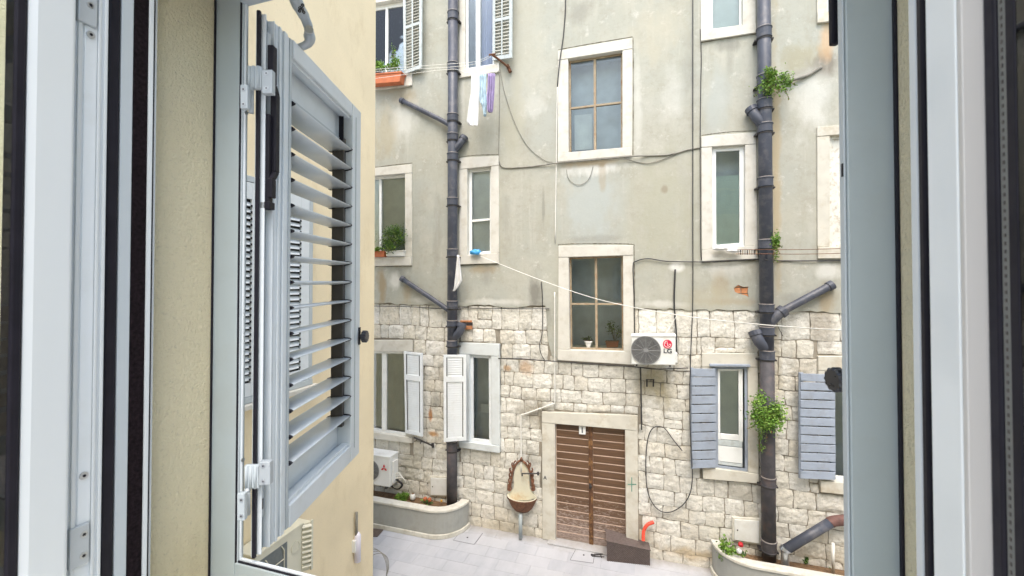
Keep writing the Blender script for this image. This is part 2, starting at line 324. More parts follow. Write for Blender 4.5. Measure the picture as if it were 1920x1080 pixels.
def make_tile():
    m, t, b = newmat('pale_stone_paver')
    oi = N(t, 'ShaderNodeObjectInfo')
    c = mixc(t, oi.outputs['Random'], (.38,.39,.42), (.45,.455,.475))
    c = mixc(t, ramp(t, nz(t, 3, 6, .65, (1,.4,1)), .4, .7, 0, .6), c, (.54,.54,.565))
    c = mixc(t, ramp(t, nz(t, 1.3, 5, .6), .5, .75, 0, .5), c, (.41,.41,.42))
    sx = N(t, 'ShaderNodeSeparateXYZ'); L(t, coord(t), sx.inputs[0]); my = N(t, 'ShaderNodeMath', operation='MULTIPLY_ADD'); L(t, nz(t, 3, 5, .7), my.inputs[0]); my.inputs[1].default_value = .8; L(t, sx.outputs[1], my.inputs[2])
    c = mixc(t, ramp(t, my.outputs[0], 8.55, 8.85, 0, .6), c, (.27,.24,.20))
    L(t, c, b.inputs['Base Color']); b.inputs['Roughness'].default_value = .6
    bump(t, b, nz(t, 30, 5), .15, .003); return m
tilem = make_tile(); grout = M('grey_grout', (.52,.52,.54), .95, .1, 8)

# ------------------------------------------------------------------ ground
bm = bm_new(); box(bm, -60, 60, -20, 60, -.5, -.02)
g = obj('ground', bm, grout, kind='structure')
bm = bm_new(); box(bm, -.2985, .2985, -.1485, .1485, -.016, 0)
tile_me = bpy.data.meshes.new('paving_slab'); bm.to_mesh(tile_me); bm.free(); tile_me.materials.append(tilem)
pav = None; pts = []
for j in range(10):
    y = 8.30-.3*j
    for i in range(15):
        x = -5.6+.6*i+(.3 if j % 2 else 0)
        pts.append((x, y))
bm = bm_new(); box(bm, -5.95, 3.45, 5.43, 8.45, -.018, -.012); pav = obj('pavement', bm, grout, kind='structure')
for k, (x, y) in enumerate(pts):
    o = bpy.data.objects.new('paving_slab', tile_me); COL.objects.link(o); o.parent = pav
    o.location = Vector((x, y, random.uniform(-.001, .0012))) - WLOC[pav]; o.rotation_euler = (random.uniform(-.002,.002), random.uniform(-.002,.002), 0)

# ------------------------------------------------------------------ the old house opposite
YF = 8.375                                  # face of stone trim
house = thing('old_house', 'weathered old house across the courtyard, grey plaster over pale stone blocks', 'house', (0, 8.4, 0))
# openings: name -> outer quad, opening quad (pixels TL TR BR BL)
WIN = {
 'A': ([(1046,95),(1186,71),(1185,292),(1046,304)], [(1065,110),(1167,94),(1167,277),(1066,286)]),
 'B': ([(1047,461),(1187,460),(1189,684),(1046,675)], [(1066,482),(1168,479),(1169,659),(1068,656)]),
 'C': ([(861,296),(935,292),(935.5,493.5),(861,496)], [(876,316),(920.5,311.5),(920.5,475),(876,479)]),
 'D': ([(640,321),(772,307.6),(772,497.6),(640,500)], [(655,334),(759,325),(759,481),(655,485)]),
 'E': ([(640,-2),(776,-22),(773,160.7),(640,177)], [(655,14),(762,-4),(761,141),(655,157)]),
 'G': ([(861,-130),(937,-145),(936,135),(861,147)], [(872,-110),(926,-122),(926,121),(872,130)]),
 'H': ([(1313,-160),(1417,-185),(1417.5,62),(1314,78)], [(1333,-140),(1393,-158),(1393,47),(1334,55)]),
 'I': ([(1315,256),(1417.5,247.6),(1421,485),(1316,490)], [(1335,275),(1397,271),(1397,462),(1336,467)]),
 'J': ([(1316,662),(1421,663),(1423,906),(1318,897)], [(1341,688),(1402,688),(1403,886),(1342,878)]),
 'K': ([(1534,668),(1660,668),(1664,935),(1538,922)], [(1556,695),(1640,696),(1641,910),(1558,902)]),
 'Lw': ([(1532,238),(1655,228),(1655,484),(1533,485)], [(1556,254),(1632,247),(1632,462),(1556,463)]),
 'Mw': ([(1531,-210),(1655,-240),(1655,28),(1532,44)], [(1551,-190),(1632,-210),(1632,10),(1551,22)]),
 'N': ([(640,638),(773.5,637.5),(773,831),(640,815)], [(655,658),(762,659),(761,819),(655,803)]),
 'O': ([(861,642.4),(936.5,645),(937,849),(861,838.5)], [(880,664.5),(920.5,667),(921.5,834),(880,829)]),
 'door': ([(1016,772),(1195.5,779),(1197,1034),(1017,1008.5)], [(1040.5,794.4),(1172,805.6),(1174,1022),(1041.5,1003)]),
}
holes = []; obst = []
for k, (o_, p_) in WIN.items():
    q = [onY(x, y, 8.40) for x, y in o_]
    if k == 'door': q[2].z = q[3].z = -.02
    c = sum(q, Vector())/4
    holes.append([c+(v-c)*.985 for v in q])
    xs = [v.x for v in q]; zs = [v.z for v in q]
    obst.append((sum(sorted(xs)[:2])/2, sum(sorted(xs)[2:])/2, sum(sorted(zs)[:2])/2, sum(sorted(zs)[2:])/2))
def inpoly(x, z, poly):
    c = False; n = len(poly)
    for i in range(n):
        x1, z1 = poly[i]; x2, z2 = poly[(i+1)%n]
        if (z1 > z) != (z2 > z) and x < (x2-x1)*(z-z1)/(z2-z1)+x1: c = not c
    return c
def sheet(name, bound, holes_, Y, thick, mat, parent, edge=False):
    vs = []; es = []
    for poly in [bound]+holes_:
        s = len(vs); vs += [Vector(p) for p in poly]; es += [(s+i, s+(i+1)%len(poly)) for i in range(len(poly))]
    res = delaunay_2d_cdt(vs, es, [], 0, 1e-5); rv, rf = res[0], res[2]
    b_ = bm_new(); bv = [b_.verts.new((v.x, Y, v.y)) for v in rv]
    fs = []
    for f in rf:
        cx = sum(rv[i].x for i in f)/len(f); cz = sum(rv[i].y for i in f)/len(f)
        if inpoly(cx, cz, bound) and not any(inpoly(cx, cz, h) for h in holes_): fs.append(b_.faces.new([bv[i] for i in f]))
    for v in list(b_.verts):
        if not v.link_faces: b_.verts.remove(v)
    ext = bmesh.ops.extrude_face_region(b_, geom=fs)
    for e in ext['geom']:
        if isinstance(e, bmesh.types.BMVert): e.co.y += thick
    return obj(name, b_, mat, parent)
H2 = [[(v.x, v.z) for v in h] for h in holes]
xl, xr, ztop = -9.0, 24.0, 13.0
sheet('mortar_bed', [(xl,-.3),(xr,-.3),(xr,ztop),(xl,ztop)], H2, 8.436, .05, mortar, house)
zb = 4.63; low = []
x = xl
while x < xr:
    low.append((x, zb+.035*noise.noise((x*1.7, 3, 0))+random.uniform(-.02,.02))); x += random.uniform(.06,.16)
low.append((xr, zb))
def pz(px, py): p = onY(px, py, 8.4); return (p.x, p.z)
# plaster hangs lower beside the centre window
tongue = [pz(1024, 583), pz(1028, 640), pz(1035, 668), pz(1046, 672)]
low = [p for p in low if not (tongue[0][0] < p[0] < tongue[-1][0])]
idx = next(i for i, p in enumerate(low) if p[0] > tongue[0][0]); end = pz(1049, 672)
low = low[:idx]+tongue+[(end[0], low[idx][1])]+[p for p in low[idx:] if p[0] > end[0]]
brickhole = [pz(*p) for p in ((1376,540),(1384,534),(1394,538),(1403,537),(1402,548),(1404,557),(1396,553),(1386,551),(1378,547))]
sheet('plaster', low+[(xr,ztop),(xl,ztop)], H2+[brickhole], 8.40, .034, plaster, house)
bm = bm_new(); q = pq([(1370,528),(1408,528),(1408,562),(1370,562)], 8.42)
for i in range(3):
    for j in range(2): q.box(bm, .03+.5*j, .49+.5*j, .02+.33*i, .31+.33*i, 0, .015)
obj('exposed_brick', bm, orange, house, bevel=.004)

bm = bm_new(); q = pq([(862,600),(885,600),(885,618),(862,618)], 8.372); q.box(bm, 0, 1, .62, .98, 0, .03); q.box(bm, .0, .95, .05, .25, .02, .04)
obj('broken_brick', bm, orange, house, bevel=.006)
bm = bm_new(); q.box(bm, .05, 1, .26, .6, .025, .04); obj('brick_gap', bm, iron, house)
# stones: courses of hand-cut blocks
def stone_bm(bm, x0, x1, z0, z1, Y, rnd):
    w_, h_ = x1-x0, z1-z0
    nx = max(4, min(8, int(w_/.055))); nzz = max(3, min(6, int(h_/.055)))
    dx = [random.uniform(-1,1) for _ in range(4)]; seed = random.uniform(0, 100)
    jit = .009
    C = [(x0+random.uniform(0,jit), z0+random.uniform(0,jit)), (x1-random.uniform(0,jit), z0+random.uniform(0,jit)),
         (x1-random.uniform(0,jit), z1-random.uniform(0,jit)), (x0+random.uniform(0,jit), z1-random.uniform(0,jit))]
    amp = random.choice((.003,.005,.008)); proud = random.uniform(-.004,.006); G = []
    for j in range(nzz+1):
        row = []
        for i in range(nx+1):
            u, v = i/nx, j/nzz
            px = (C[0][0]*(1-u)+C[1][0]*u)*(1-v)+(C[3][0]*(1-u)+C[2][0]*u)*v
            pz_ = (C[0][1]*(1-v)+C[3][1]*v)*(1-u)+(C[1][1]*(1-v)+C[2][1]*v)*u
            e = min(u, 1-u)*w_; e2 = min(v, 1-v)*h_; ed = min(e, e2)
            if (i in (0, nx)) and (j in (0, nzz)):   # knock the corners off
                cx, cz = (x0+x1)/2, (z0+z1)/2; px += (cx-px)*.012/max(w_,.1); pz_ += (cz-pz_)*.012/max(h_,.1)
            if i in (0, nx): px += .007*noise.noise((seed, pz_*14, 1))*2
            if j in (0, nzz): pz_ += .007*noise.noise((px*14, seed, 2))*2
            d = proud + amp*noise.noise((px*9+seed, pz_*9, 0))*2 + amp*.7*noise.noise((px*22+seed, pz_*22, 5))
            y = Y - d + (.010 if ed < 1e-6 else 0)
            row.append(bm.verts.new((px, y, pz_)))
        G.append(row)
    for row in G:
        for v in row:
            X_, Z_ = v.co.x, v.co.z; k_ = max(0, min(1, Z_/.3))*max(0, min(1, (4.62-Z_)/.3))
            v.co.z += k_*(.045*noise.noise((X_*.9, Z_*.9, 11))+.016*noise.noise((X_*4, Z_*4, 17))); v.co.x += .03*noise.noise((X_*1.3, Z_*1.3, 23))+.018*noise.noise((X_*5, Z_*5, 29))
    for j in range(nzz):
        for i in range(nx): bm.faces.new((G[j][i], G[j][i+1], G[j+1][i+1], G[j+1][i]))
    rim = G[0][:]+[G[j][nx] for j in range(1,nzz+1)]+G[nzz][:-1][::-1]+[G[j][0] for j in range(nzz-1,0,-1)]
    bk = [bm.verts.new((v.co.x, 8.45, v.co.z)) for v in rim]; n = len(rim)
    for k in range(n): bm.faces.new((rim[k], bk[k], bk[(k+1)%n], rim[(k+1)%n]))
def clip(r, o, gp=.006):
    x0, x1, z0, z1 = r; a, b, c, d = o[0]-gp, o[1]+gp, o[2]-gp, o[3]+gp
    if x1 <= a or x0 >= b or z1 <= c or z0 >= d: return [r]
    out = []
    if a-x0 > .07: out.append((x0, a, z0, z1))
    if x1-b > .07: out.append((b, x1, z0, z1))
    xa, xb = max(x0, a), min(x1, b)
    if xb-xa > .1:
        if c-z0 > .05: out.append((xa, xb, z0, c))
        if z1-d > .05: out.append((xa, xb, d, z1))
    return out
tong = (pz(1026,600)[0], pz(1049,600)[0], pz(1030,668)[1], 5)
rects = []; z = -.05
while z < 4.5:
    h = random.uniform(.235, .32)
    if z+h > 4.40: h = 4.625-z
    x = -6.7-random.uniform(0,.3)
    while x < 6.2:
        w_ = random.choice((random.uniform(.20,.32), random.uniform(.26,.46)))
        cell = [(x, x+w_, z, z+h)]
        if w_ > .3 and h > .27 and random.random() < .08:
            m_ = z+h*random.uniform(.4,.6); cell = [(x, x+w_, z, m_-.003), (x, x+w_, m_+.003, z+h)]
        for o in obst+[tong]:
            cell = [c for r in cell for c in clip(r, o)]
        rects += [c for c in cell if c[1]-c[0] > .06 and c[3]-c[2] > .05]
        x += w_+random.uniform(0,.006)
    z += h+random.uniform(0,.005)
vis = [r for r in rects if r[1] > -5.95 and r[0] < 3.2]; vis.sort(key=lambda r: -(r[1]-r[0])*(r[3]-r[2])/(8.4**2+r[0]**2))
single = set(vis[:296]); rest = bm_new()
for r in rects:
    if r in single:
        b_ = bm_new(); stone_bm(b_, *r, 8.415, 0); obj('stone', b_, stone, house)
    else: stone_bm(rest, *r, 8.415, 0)
obj('small_stones', rest, stone, house, kind='stuff')

def surround_parts(key, parent, mat, depth=.17, front=YF, jagged=False):
    o_, p_ = WIN[key]; qo = pq(o_, front); qi = pq(p_, front)
    if key == 'door':
        for q in (qo, qi):
            for i in (2, 3): q.c[i].z = 0.002
    O, I = qo.c, qi.c; n = Vector((0, 1, 0))
    def on_edge(a, b, z): t = (z-a.z)/(b.z-a.z); return a.lerp(b, t)
    sl_ = (I[1].z-I[0].z)/(I[1].x-I[0].x); sb = (I[2].z-I[3].z)/(I[2].x-I[3].x)
    lL = on_edge(O[0], O[3], I[0].z+sl_*(O[0].x-I[0].x)); lR = on_edge(O[1], O[2], I[1].z+sl_*(O[1].x-I[1].x))
    bL = on_edge(O[0], O[3], I[3].z+sb*(O[3].x-I[3].x)); bR = on_edge(O[1], O[2], I[2].z+sb*(O[2].x-I[2].x))
    b_ = bm_new(); P_ = [O[0], O[1], lR, lL]; e = Vector((0, -.006, 0))
    hexa(b_, [p+e for p in P_], [p+n*depth for p in P_]); obj('lintel', b_, mat, parent, bevel=.008)
    if key != 'door':
        b_ = bm_new(); P_ = [bL, bR, O[2], O[3]]; e = Vector((0, -.02, 0))
        hexa(b_, [p+e for p in P_], [p+n*(depth+.02) for p in P_]); obj('sill', b_, mat, parent, bevel=.008)
    g_ = Vector((0, 0, .004))
    for P_ in ([lL-g_, I[0]-g_, I[3]+g_, bL+g_], [I[1]-g_, lR-g_, bR+g_, I[2]+g_]):
        b_ = bm_new(); hexa(b_, P_, [p+n*depth for p in P_]); obj('jamb', b_, mat, parent, bevel=.008)
    return qi
def room_box(qi, parent, mat, d0=.2, depth=.5, name='room_interior', margin=.0):
    b_ = bm_new(); f = [qi.P(-.02,-.02,d0), qi.P(1.02,-.02,d0), qi.P(1.02,1.02,d0), qi.P(-.02,1.02,d0)]
    k = [qi.P(-.05,-.03,depth), qi.P(1.05,-.03,depth), qi.P(1.05,1.03,depth), qi.P(-.05,1.03,depth)]
    va = [b_.verts.new(p) for p in f]; vb = [b_.verts.new(p) for p in k]; b_.faces.new(vb)
    for i in range(4): b_.faces.new((va[i], vb[i], vb[(i+1)%4], va[(i+1)%4]))
    return obj(name, b_, mat, parent)
def window(key, label, frame_mat, trim, us, vs, d=.11, fw=.05, back=room, bd=.45, pane_mat=None, bar=.03, thick=.05):
    """us/vs: inner division lines in fractions; the window mesh is its outer frame"""
    o_, p_ = WIN[key]; qi = pq(p_, YF)
    b_ = bm_new(); fu, fv = fw/qi.w, fw/qi.h
    qi.box(b_, .0, fu, 0, 1, d, d+thick); qi.box(b_, 1-fu, 1, 0, 1, d, d+thick)
    qi.box(b_, fu, 1-fu, 0, fv, d+.001, d+thick-.001); qi.box(b_, fu, 1-fu, 1-fv, 1, d+.001, d+thick-.001)
    w_ = obj('window', b_, frame_mat, house, bevel=.004, label=label)
    surround_parts(key, w_, trim)
    for u in us:
        b_ = bm_new(); h_ = bar/qi.w
        qi.box(b_, u-h_, u+h_, fv, 1-fv, d-.008, d+thick-.006); obj('mullion', b_, frame_mat, w_, bevel=.003)
    for v in vs:
        b_ = bm_new(); h_ = bar*.8/qi.h
        qi.box(b_, fu, 1-fu, v-h_, v+h_, d-.004, d+thick-.01); obj('glazing_bar', b_, frame_mat, w_, bevel=.003)
    ue = [fu]+list(us)+[1-fu]; ve = [fv]+list(vs)+[1-fv]
    for i in range(len(ue)-1):
        for j in range(len(ve)-1):
            b_ = bm_new(); qi.box(b_, ue[i], ue[i+1], ve[j], ve[j+1], d+.025, d+.03); obj('pane', b_, pane_mat or glass, w_)
    room_box(qi, w_, back, d+thick, bd)
    return w_, qi
def curtain(w_, qi, u0, u1, v0, v1, d, mat, folds=10, amp=.02, name='curtain'):
    b_ = bm_new(); n = 60; top = []; bot = []
    for i in range(n+1):
        u = u0+(u1-u0)*i/n; dd = d+amp*math.sin(i/n*folds*2*math.pi)+amp*.4*math.sin(i*.9)
        top.append(b_.verts.new(qi.P(u, v0, dd))); bot.append(b_.verts.new(qi.P(u, v1, dd+.01*math.sin(i*.3))))
    for i in range(n): b_.faces.new((top[i], top[i+1], bot[i+1], bot[i]))
    return obj(name, b_, mat, w_, smooth=True)
def louvre(name, label, q, mat, ns, rails=(.36,), sw=.14, th=.035, tilt=.022, mid=False, parent=None, sh=.85, smat=None):
    b_ = bm_new(); rh = .045/q.h*1.2
    q.box(b_, 0, sw, 0, 1, 0, th); q.box(b_, 1-sw, 1, 0, 1, 0, th)
    q.box(b_, sw, 1-sw, 0, rh, .001, th-.001); q.box(b_, sw, 1-sw, 1-rh*1.5, 1, .001, th-.001)
    for r in rails: q.box(b_, sw, 1-sw, r-rh*.6, r+rh*.6, .001, th-.001)
    if mid: q.box(b_, .47, .53, rh, 1-rh*1.5, -.004, .012)
    s = obj(name, b_, mat, parent or house, bevel=.003, label=label)
    b_ = bm_new(); step = (1-rh*2.5)/ns
    for i in range(ns):
        v = rh+step*(i+.1)
        if any(abs(v+step*.4-r) < rh*.6+step*.45 for r in rails): continue
        a = [q.P(sw-.01,v,th*.75), q.P(1-sw+.01,v,th*.75), q.P(1-sw+.01,v+step*sh,th*.12), q.P(sw-.01,v+step*sh,th*.12)]
        hexa(b_, a, [p+q.n*.007 for p in a])
    obj('slats', b_, smat or mat, s, kind='stuff')
    if sh == 1.0:
        b_ = bm_new(); q.box(b_, sw, sw+.035, rh, 1-rh*1.5, -.0015, .004); q.box(b_, 1-sw-.035, 1-sw, rh, 1-rh*1.5, -.0015, .004); obj('panel_groove', b_, iron, s, kind='stuff')
        for r_ in (*rails,):
            b_ = bm_new(); q.box(b_, sw-.01, 1-sw+.01, r_-rh*1.1, r_+rh*1.1, -.004, .006); obj('mid_rail', b_, mat, s, bevel=.003)
    return s
# --- the windows
w_, qi = window('A', 'upper centre window of four panes in worn brown timber, pale stone surround', bare_wood, surround, [.49], [.51], back=room, bd=.5, fw=.035, bar=.024)
b_ = bm_new(); qi.box(b_, .08, .42, .56, .94, .26, .262); obj('grey_blind', b_, room_l, w_)
w_, qi = window('B', 'lower centre window of four panes with pots on its inner sill', bare_wood, surround, [.5], [.51], back=room, bd=.62, fw=.035, bar=.024)
bm = bm_new(); qi.box(bm, .04, .96, .97, 1.0, .17, .42); obj('inner_sill', bm, white_pvc, w_)
w_, qi = window('C', 'narrow white window left of centre with a blue bag on its sill', white_pvc, surround, [], [.60], fw=.065, d=.1, back=room_l, bd=.19)
w_, qi = window('D', 'white casement window with planted troughs on its sill', white_pvc, surround, [.52], [], fw=.06, back=room_l, bd=.2)
w_, qi = window('E', 'top left casement window with white sashes above a terracotta trough', white_pvc, surround, [.62], [], fw=.09, back=room, bd=.5)
w_, qi = window('G', 'tall upper window with blue curtain and open shutter', white_wood, surround, [.42], [], fw=.05, d=.06, back=room, bd=.6, bar=.05)
curtain(w_, qi, .46, .97, .02, .96, .2, room_b, 7)
w_, qi = window('H', 'upper right window closed by a plain white blind', white_pvc, surround, [], [], fw=.04, back=white_blind, bd=.19)
w_, qi = window('I', 'tall white window with a pale aqua blind drawn most of the way', white_pvc, surround, [], [], fw=.075, d=.07, back=room_l, bd=.4)
bm = bm_new(); qi.box(bm, .12, .88, .28, .96, .112, .117)
for k in range(34): qi.box(bm, .12, .88, .285+.02*k, .29+.02*k, .1095, .112)
obj('blind', bm, blind, w_)
w_, qi = window('J', 'lower right window with white sash over a white panel, blue-grey lining', blue_wood, surround_y, [], [], fw=.045, d=.03, back=room, bd=.35, thick=.12)
bm = bm_new()
for a in ((.09,.16,.02,.72),(.73,.86,.02,.72),(.16,.73,.02,.045),(.16,.73,.66,.715)): qi.box(bm, *a, .035, .06)
obj('sash', bm, white_pvc, w_, bevel=.004)
bm = bm_new(); qi.box(bm, .09, .84, .78, .93, .03, .05); obj('panel', bm, white_pvc, w_, bevel=.004)
bm = bm_new(); qi.box(bm, .09, .84, .72, .775, .035, .05); qi.box(bm, .09, .84, .935, .965, .03, .05); obj('carved_rail', bm, old_green, w_, bevel=.006)
bm = bm_new(); qi.box(bm, .16, .73, .045, .66, .075, .078); obj('curtain', bm, room_l, w_)
bm = bm_new(); q2 = pq([(1331,683),(1407,684),(1407,688),(1331,687)], 8.31); q2.box(bm, 0, 1, 0, 1, 0, .08); obj('drip_rail', bm, blue_wood, w_, bevel=.004)
w_, qi = window('K', 'rightmost lower window half hidden by the grey shutter frame', white_pvc, surround_y, [.5], [], back=room, bd=.4)
w_, qi = window('Lw', 'rightmost middle window closed by peeling white shutters', old_white, surround_y, [.5], [], fw=.05, back=old_white, bd=.2, d=.06, pane_mat=old_white)
w_, qi = window('Mw', 'rightmost top window with weathered white frame', white_pvc, surround_y, [.5], [], back=room_l, bd=.3)
w_, qi = window('N', 'bottom left white double casement with dark panes', white_pvc, surround, [.60], [], fw=.06, back=room, bd=.45, d=.06, bar=.06)
curtain(w_, qi, .03, .97, .03, .95, .125, net, 9, .008)
w_, qi = window('O', 'narrow white window beside the open white shutter near the drainpipe', white_wood, surround_p, [], [], fw=.07, d=.05, back=room, bd=.4)
bm = bm_new(); qi.box(bm, .3, .9, .6, .7, .3, .32); obj('headboard', bm, room_l, w_)

# shutters hanging on the old house
louvre('shutter', 'grey-white louvred shutter open beside the top left casement', pq([(755,-40),(791,-52),(790,127),(757,139)], 8.33, 8.22), old_green, 30, (.52,.02), .13, mid=True, sh=.5, smat=old_slat)
louvre('shutter', 'grey-white louvred shutter open beside the blue-curtained upper window', pq([(924,-150),(960,-165),(959,108),(923,113)], 8.34, 8.16), old_green, 40, (.72,.35), .13, mid=True, sh=.5, smat=old_slat)
louvre('shutter', 'white louvred shutter open right of the bottom left casement', pq([(757,659),(791,662.5),(791.5,819),(760,812)], 8.34, 8.18), white_wood, 34, (.31,), .12, sh=1.0)
louvre('shutter', 'white louvred shutter folded back over the left drainpipe', pq([(831.5,665.5),(874,665.5),(874,826),(832,829)], 8.07, 8.12), white_wood, 34, (.28,), .13, sh=1.0)
def planked(label, px, Y, YR, n, mat):
    q = pq(px, Y, YR); b_ = bm_new(); q.box(b_, .0, .12, 0.0, 1.0, .02, .05); q.box(b_, .88, 1, 0, 1, .02, .05)
    s = obj('shutter', b_, mat, house, label=label)
    for i in range(n):
        b_ = bm_new(); v0 = i/n+.006; v1 = (i+1)/n-.0055; j0, j1 = random.uniform(-.004,.004), random.uniform(-.002,.002)
        q.box(b_, .015+j0*2, .985+j0, v0+j1, v1+j1, -.002+j1, .02); obj('plank', b_, mat, s, bevel=.005)
    for v in (.06, .93):
        b_ = bm_new(); q.box(b_, .02, .18, v-.008, v+.008, -.009, -.004); obj('hinge_strap', b_, blue_wood, s)
    return s
planked('blue-grey planked shutter open left of the lower right window', [(1295.5,690),(1342,690),(1343,878),(1296.5,880)], 8.27, 8.33, 11, blue_wood)
planked('blue-grey planked shutter at the right edge beside the black knob', [(1500,699),(1567,701),(1568,901),(1500,898)], 8.22, 8.33, 12, blue_wood)
# the frame the right-edge shutter hangs on
# --- the double door
bm = bm_new(); qi = pq(WIN['door'][1], YF)
for i in (2, 3): qi.c[i].z = .03
for a in ((0,.487),(.513,1)): qi.box(bm, a[0], a[1], .0, 1, .105, .12)
door = obj('door', bm, door_back, house, label='brown double door of worn horizontal boards with pale joints for light caught on board edges')
surround_parts('door', door, surround_y, depth=.2)
npl = 16
for (u0, u1) in ((.012,.478),(.545,.99)):
    for i in range(npl):
        b_ = bm_new(); v0 = i/npl+.0045; v1 = (i+1)/npl-.004
        a = [qi.P(u0,v0,.088), qi.P(u1,v0,.088), qi.P(u1,v1,.094), qi.P(u0,v1,.094)]
        bk = [qi.P(u0,v0,.104), qi.P(u1,v0,.104), qi.P(u1,v1,.104), qi.P(u0,v1,.104)]
        hexa(b_, a, bk); obj('board', b_, doorm, door, bevel=.002, segs=1)
bm = bm_new()
for (u0, u1) in ((.012,.478),(.545,.99)):
    for i in range(1, npl): qi.box(bm, u0, u1, i/npl-.0020, i/npl+.0022, .0905, .103)
obj('pale_lit_joints', bm, door_back, door)
bm = bm_new(); qi.box(bm, .482, .541, .0, 1, .075, .118); qi.box(bm, .50, .512, .0, .995, .062, .0745); obj('meeting_stile', bm, door_stile, door, bevel=.004)
bm = bm_new(); qi.box(bm, .50, .53, .50, .512, .03, .062); qi.box(bm, .49, .515, .485, .53, .05, .058); obj('latch', bm, iron, door, bevel=.003)
bm = bm_new(); q2 = pq([(1085.5,799),(1098,800),(1098,815),(1085.5,814)], 8.42); q2.box(bm, 0, 1, 0, 1, 0, .012); npn = obj('number_plate', bm, white_pvc, door, bevel=.002)
bm = bm_new(); qi.box(bm, -.1, 1.1, 1.0, 1.012, -.13, .2); obj('threshold', bm, tilem, door, bevel=.005)
def text_bm(body, origin, ux, uz, size):
    cu = bpy.data.curves.new('lettering', 'FONT'); cu.body = body; cu.size = 1; cu.extrude = .01; cu.offset = .018; cu.align_x = 'CENTER'; cu.align_y = 'CENTER'
    to = bpy.data.objects.new('lettering', cu); COL.objects.link(to); dg = bpy.context.evaluated_depsgraph_get(); dg.update()
    me = bpy.data.meshes.new_from_object(to.evaluated_get(dg)); bpy.data.objects.remove(to)
    b_ = bm_new(); b_.from_mesh(me); bpy.data.meshes.remove(me); ux = Vector(ux); uz = Vector(uz); nn = ux.cross(uz)
    for v in b_.verts: v.co = Vector(origin)+ux*v.co.x*size+uz*v.co.y*size+nn*v.co.z*size
    return b_
obj('house_number', text_bm('1', onY(1091.7, 807, 8.417), (1,0,0), (0,0,1), .15), ink, npn)
obj('painted_letter', text_bm('A', onY(1022, 896, 8.372), (1,0,0), (0,0,1), .10), ink, door)
bm = bm_new(); q2 = pq([(1177,895),(1193,895),(1193,922),(1177,922)], 8.371)
q2.box(bm, .42, .52, 0, 1, 0, .002); q2.box(bm, 0, 1, .46, .52, -.001, .0015); obj('green_cross', bm, greenp, door)

def edge_shadow(px, rr=.007):  # thin dark tubes stand in for the shadow of the lifted plaster edge
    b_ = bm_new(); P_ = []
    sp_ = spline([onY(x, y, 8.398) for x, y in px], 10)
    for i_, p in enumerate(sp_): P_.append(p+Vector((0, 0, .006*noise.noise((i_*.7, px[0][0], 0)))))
    tube(b_, P_, [rr*(.5+abs(noise.noise((i_*.5, px[0][1], 3)))*1.6) for i_ in range(len(P_))], 6); obj('plaster_edge_shadow', b_, shadowm, house)
shadowm = M('dark_edge_shadow', (.13,.115,.085), .95, .4, 20)
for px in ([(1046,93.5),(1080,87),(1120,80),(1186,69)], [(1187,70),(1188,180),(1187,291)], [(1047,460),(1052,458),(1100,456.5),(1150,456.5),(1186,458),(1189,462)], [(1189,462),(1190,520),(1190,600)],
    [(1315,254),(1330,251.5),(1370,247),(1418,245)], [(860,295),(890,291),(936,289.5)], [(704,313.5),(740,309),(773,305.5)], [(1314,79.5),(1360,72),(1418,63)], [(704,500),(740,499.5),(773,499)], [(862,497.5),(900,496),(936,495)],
    [(705,634),(740,635),(770,636),(775,641),(775,660)], [(861,640),(890,640),(937,643),(939,660),(939,760)], [(1316,492),(1360,491),(1418,488)], [(1016,770),(1080,772),(1150,774),(1196,777)]): edge_shadow(px)
# ------------------------------------------------------------------ drainpipes
def pipe_with(label, cx_top, cx_bot, ybot, collars, mat, r=.105, Yc=8.25, ytop=-60, rust_from=None):
    pb = onY(cx_bot, ybot, Yc); pt = onY(cx_top, ytop, Yc); X = onY((cx_top+cx_bot)/2, 528, Yc).x
    t = thing('drainpipe', label, 'drainpipe', (X, Yc, pb.z))
    zs = onY(cx_bot, rust_from, Yc).z if rust_from else pb.z
    b_ = bm_new(); tube(b_, [(X, Yc, zs), (X, Yc, 12.5)], r, 24); obj('pipe', b_, mat, t, smooth=True)
    if rust_from:
        b_ = bm_new(); tube(b_, [(X, Yc, pb.z-.1), (X, Yc, zs)], r*1.04, 24); obj('lower_pipe', b_, pipe_r, t, smooth=True, label='rusty brown lower pipe')
    for (a, b) in collars:
        za, zb_ = onY(cx_top, a, Yc-r).z, onY(cx_top, b, Yc-r).z; m_ = pipe_r if rust_from and a > rust_from-5 else mat
        b_ = bm_new(); tube(b_, [(X,Yc,zb_), (X,Yc,zb_+.012), (X,Yc,zb_+.014), (X,Yc,za-.014), (X,Yc,za-.012), (X,Yc,za)], [r+.018,r+.018,r+.01,r+.012,r+.022,r+.02], 24)
        c_ = obj('collar', b_, m_, t)
        b_ = bm_new(); tube(b_, [(X,Yc,za+.001), (X,Yc,za+.012)], r+.011, 24); obj('joint_ring', b_, pipe_ring, c_)
        b_ = bm_new(); box(b_, X-r-.045, X-r+.02, Yc-.01, Yc+.14, zb_-.03, zb_-.005); box(b_, X+r-.02, X+r+.04, Yc-.01, Yc+.14, zb_-.03, zb_-.005)
        tube(b_, [(X,Yc,zb_-.033),(X,Yc,zb_-.006)], r+.007, 24); obj('clamp', b_, iron, c_)
    return t, X
P1, X1 = pipe_with('slate grey drainpipe left of the centre windows, folded white shutter over it', 849, 847.5, 940,
    [(17,32),(114,130),(211,224),(248,260),(285,298),(370,383),(467,480),(565,579),(602,612),(640,650),(831,848)], pipe_m, rust_from=800)
